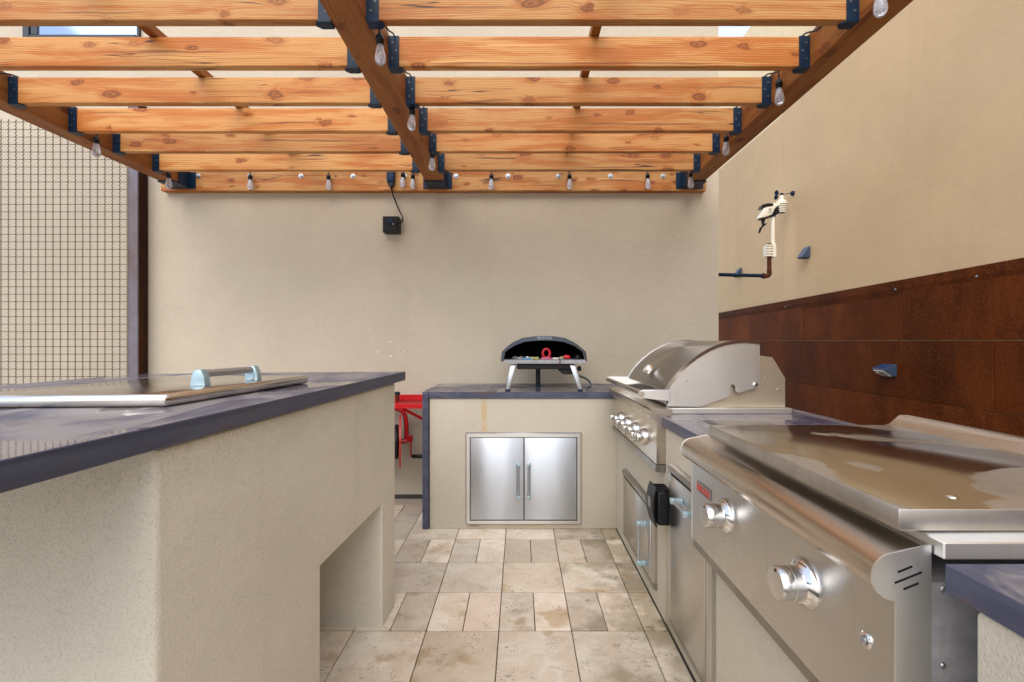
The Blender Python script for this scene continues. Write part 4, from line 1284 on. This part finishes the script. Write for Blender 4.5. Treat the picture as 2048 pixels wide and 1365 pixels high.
# ------------------------------------------------------------------ wire mesh trellis
MY = 3.610
tr = thing('wire_trellis', (-3.7, MY, 0.1), 'rusted crimped wire mesh trellis with steel post at left on the wall', 'trellis')
PXR, PXL = -2.900, -2.973
bm = bmesh.new()
abox(bm, PXL, PXR, MY, MY + 0.012, 0.02, 3.05)
finish('post_face', bm, 'rust_post', tr)
bm = bmesh.new()
abox(bm, PXR - 0.014, PXR, MY + 0.0125, WY - 0.025, 0.02, 3.05)
abox(bm, PXL, PXR, WY - 0.024, WY - 0.012, 0.02, 3.05)
finish('post_web', bm, 'rust_dark', tr)
SPX, SPZ = 0.0563, 0.0567
zt0, zb0 = 2.900, 0.35
def wire_mesh(length, amp, pitch, r, horizontal):
    bm = bmesh.new()
    n = int(length / (pitch / 4)) + 1
    pts = []
    for i in range(n):
        s_ = i * pitch / 4
        o_ = amp * math.sin(2 * math.pi * s_ / pitch)
        pts.append((s_, o_ * 0.5, o_) if horizontal else (o_, o_ * 0.5, -s_))
    atube(bm, pts, r, 5)
    bmesh.ops.recalc_face_normals(bm, faces=bm.faces)
    me = bpy.data.meshes.new('wire'); bm.to_mesh(me); bm.free()
    me.materials.append(M['rust_wire'])
    for p_ in me.polygons: p_.use_smooth = True
    return me
wl = 1.55
mv = wire_mesh(zt0 - zb0 + 0.02, 0.0036, SPZ / 2, 0.0025, False)
mh = wire_mesh(wl, 0.0012, SPX / 2, 0.0021, True)
for k in range(int(wl / SPX) + 1):
    o = bpy.data.objects.new('wire', mv); COL.objects.link(o); o.parent = tr
    o.location = Vector((PXL - 0.002 - k * SPX, MY - 0.004, zt0 + 0.012)) - tr.location
k = 0
while zt0 - 0.012 - k * SPZ > zb0:
    o = bpy.data.objects.new('wire', mh); COL.objects.link(o); o.parent = tr
    o.location = Vector((PXL - wl, MY - 0.009, zt0 - 0.012 - k * SPZ)) - tr.location
    k += 1

# ------------------------------------------------------------------ weather station on its pipe
ws = thing('weather_station', (2.0, 3.85, 1.76), 'cream weather station with spinning cups on a bent rusty pipe at right', 'weather station')
WYY = 3.85
def w2(px, py, dy=0.0):
    Y = WYY + dy
    return Vector(((px - 1039) * Y / F, Y, H - (py - 682) * Y / F))
a = w2(1432, 549); b = w2(1526, 551.5)
tube('pipe', [a, b], 0.0145, 'hanger', ws, 14)
el = [w2(1524, 551.5), w2(1530, 552), w2(1536, 551), w2(1538.5, 547), w2(1538.5, 540)]
tube('elbow', curve_pts(el, 5), [0.022] * 6 + [0.0185] * 15, 'rust_pipe', ws, 14)
tube('riser', [w2(1538.5, 543), w2(1538.5, 487)], 0.0165, 'rust_pipe', ws, 14)
bm = bmesh.new()
c0 = w2(1536.5, 502)
for k in range(5):
    abox(bm, c0.x - 0.030, c0.x + 0.022, WYY - 0.034, WYY - 0.022, c0.z - 0.048 + k * 0.021, c0.z - 0.037 + k * 0.021, 0.002)
abox(bm, c0.x - 0.026, c0.x + 0.018, WYY - 0.023, WYY + 0.03, c0.z - 0.046, c0.z + 0.044, 0.003)
abox(bm, c0.x + 0.0225, c0.x + 0.052, WYY - 0.030, WYY + 0.03, c0.z - 0.056, c0.z + 0.056, 0.004)
finish('pipe_clamp', bm, 'cream', ws)
tube('mast', [w2(1546, 508), w2(1546, 432)], 0.0145, 'cream', ws, 14)
tube('mast_collar', [w2(1546.5, 434), w2(1547, 424)], 0.017, 'hanger', ws, 14)
# sensor body: sloping arm
pb = [w2(*p) for p in ((1514.5, 438), (1522.5, 424), (1524, 417), (1543, 411.5), (1545, 407), (1549, 408), (1559, 404.5), (1559, 409), (1547, 417.5), (1541.5, 430), (1528, 435))]
bm = bmesh.new()
aprism(bm, [(p.x, p.z) for p in pb], 'Y', WYY - 0.024, WYY + 0.024, 0.003, 2)
finish('body', bm, 'cream', ws, True)
pu = [w2(*p) for p in ((1516, 439), (1528, 436), (1542, 431), (1548, 418.5), (1558, 411), (1558, 426), (1549, 432), (1534, 437.5), (1522, 440))]
prism('underside', [(p.x, p.z) for p in pu], 'Y', WYY - 0.020, WYY + 0.020, 'black', ws)
ps = [w2(*p) for p in ((1518.5, 418.5), (1522, 411), (1532, 408.3), (1543, 408.8), (1543, 413.5), (1530, 415.5), (1522, 418.5))]
prism('solar_panel', [(p.x, p.z) for p in ps], 'Y', WYY - 0.027, WYY + 0.027, 'black', ws)
q = w2(1537, 421)
MT = Matrix.Translation((q.x, WYY - 0.0246, q.z)) @ Matrix.Rotation(math.radians(90), 4, 'X')
bm = bmesh.new()
atube(bm, [(q.x + 0.011 * math.cos(t_), WYY - 0.0246, q.z + 0.011 * math.sin(t_)) for t_ in [2 * math.pi * k / 16 for k in range(17)]], 0.0012, 5)
for t_ in (0.9, 2.3):
    atube(bm, [(q.x - 0.006 * math.cos(t_), WYY - 0.0246, q.z - 0.006 * math.sin(t_)), (q.x + 0.008 * math.cos(t_), WYY - 0.0246, q.z + 0.008 * math.sin(t_))], 0.0012, 5)
abox(bm, q.x - 0.016, q.x + 0.016, WYY - 0.0255, WYY - 0.0242, q.z - 0.021, q.z - 0.018)
finish('round_emblem', bm, 'letter_dark', ws, True)
c1 = w2(1563, 409)
lathe('shield_cone', [(0.043, 0), (0.044, 0.008), (0.037, 0.026), (0.020, 0.040), (0.016, 0.072), (0.0, 0.074)], c1, (0, 0, 1), 'cream', ws, 24)
for k in range(4):
    lathe('shield_plate', [(0.030, 0), (0.043 - k * 0.002, -0.001), (0.041 - k * 0.002, -0.011), (0.026, -0.012), (0, -0.012)], c1 + Vector((0, 0, -0.006 - k * 0.0165)), (0, 0, 1), 'cream', ws, 24)
lathe('shield_core', [(0.024, 0), (0.024, -0.068), (0, -0.068)], c1, (0, 0, 1), 'black', ws, 16)
hub = w2(1563.5, 389)
an = lathe('cup_hub', [(0.013, -0.006), (0.013, 0.006), (0.007, 0.012), (0, 0.013)], hub, (0, 0, 1), 'hanger', ws, 14)
for aa in (-29, 91, 211):
    dv = Vector((math.cos(math.radians(aa)), math.sin(math.radians(aa)), 0))
    tip = hub + dv * 0.066
    tube('cup_arm', [hub, tip], 0.003, 'black', an, 6)
    tn_ = Vector((-dv.y, dv.x, 0))
    prof = [(0.0205 * math.sin(t_), -0.0205 * math.cos(t_) + 0.008) for t_ in [math.pi / 2 * k / 6 for k in range(7)]]
    prof += [(0.018 * math.sin(t_), -0.018 * math.cos(t_) + 0.0085) for t_ in [math.pi / 2 * (6 - k) / 6 for k in range(7)]]
    lathe('cup', prof, tip + dv * 0.012, tn_, 'hanger', an, 16)
v0 = w2(1526, 438)
lathe('vane_post', [(0.017, 0), (0.012, -0.03), (0.010, -0.050), (0, -0.050)], v0, (0, 0, 1), 'black', ws, 12)
vp = [w2(*p) for p in ((1527, 449), (1535.5, 445), (1532, 449), (1524, 456), (1519.5, 466.5), (1516.5, 466), (1519, 456))]
prism('vane', [(p.x, p.z) for p in vp], 'Y', WYY - 0.004, WYY + 0.004, 'black', ws)

# ------------------------------------------------------------------ wall lights
def wedge(name, Y, Z, label, lower=False):
    t_ = thing(name, (RX, Y, Z), label, 'wall light', 'solar wedge lights on the right wall')
    xw = RX - (0.0165 if lower else 0.001)
    if not lower:
        L_ = 0.036
        prism('housing', [(xw, Z - 0.042), (xw, Z + 0.042), (xw - 0.010, Z + 0.042), (xw - 0.062, Z - 0.034), (xw - 0.055, Z - 0.042)], 'Y', Y - L_, Y + L_, 'bluegrey', t_, 0.002)
        prism('lens', [(xw - 0.004, Z - 0.0425), (xw - 0.050, Z - 0.0425), (xw - 0.046, Z - 0.046), (xw - 0.008, Z - 0.046)], 'Y', Y - L_ + 0.008, Y + L_ - 0.008, 'black', t_)
    else:
        L_ = 0.050
        prism('housing', [(xw, Z - 0.036), (xw, Z + 0.034), (xw - 0.012, Z + 0.034), (xw - 0.074, Z + 0.008), (xw - 0.074, Z + 0.002), (xw - 0.016, Z - 0.036)], 'Y', Y - L_, Y + L_, 'bluegrey', t_, 0.002)
        bm = bmesh.new()
        dx_, dz_ = -0.062, -0.026
        l = math.hypot(dx_, dz_)
        nx, nz = dz_ / l * 0.0015, -dx_ / l * 0.0015
        pa, pb_ = (xw - 0.018, Z + 0.0315), (xw - 0.068, Z + 0.0105)
        aprism(bm, [pa, pb_, (pb_[0] + nx, pb_[1] + nz), (pa[0] + nx, pa[1] + nz)], 'Y', Y - L_ + 0.006, Y + L_ - 0.006)
        finish('solar_panel', bm, 'solar', t_)
        bm = bmesh.new()
        pa, pb_ = (xw - 0.070, Z - 0.001), (xw - 0.022, Z - 0.0325)
        aprism(bm, [pa, pb_, (pb_[0] - 0.003, pb_[1] - 0.005), (pa[0] - 0.003, pa[1] - 0.005)], 'Y', Y - L_ + 0.012, Y + L_ - 0.012)
        ln = finish('lens', bm, 'white', t_)
        lathe('motion_sensor', [(0.008, 0), (0.007, 0.006), (0.004, 0.009), (0, 0.010)], (xw - 0.058, Y + 0.02, Z - 0.014), (-0.7, 0, -0.7), 'white', t_, 12)
wedge('wall_light', 3.63, 1.905, 'slate blue wedge light alone high on the stucco right of the weather station')
wedge('wall_light', 4.74, 1.912, 'slate blue wedge light partly hidden behind the horizontal pipe')
wedge('wall_light', 2.80, 1.060, 'blue wedge light with white lens fixed on the rusted cladding', True)
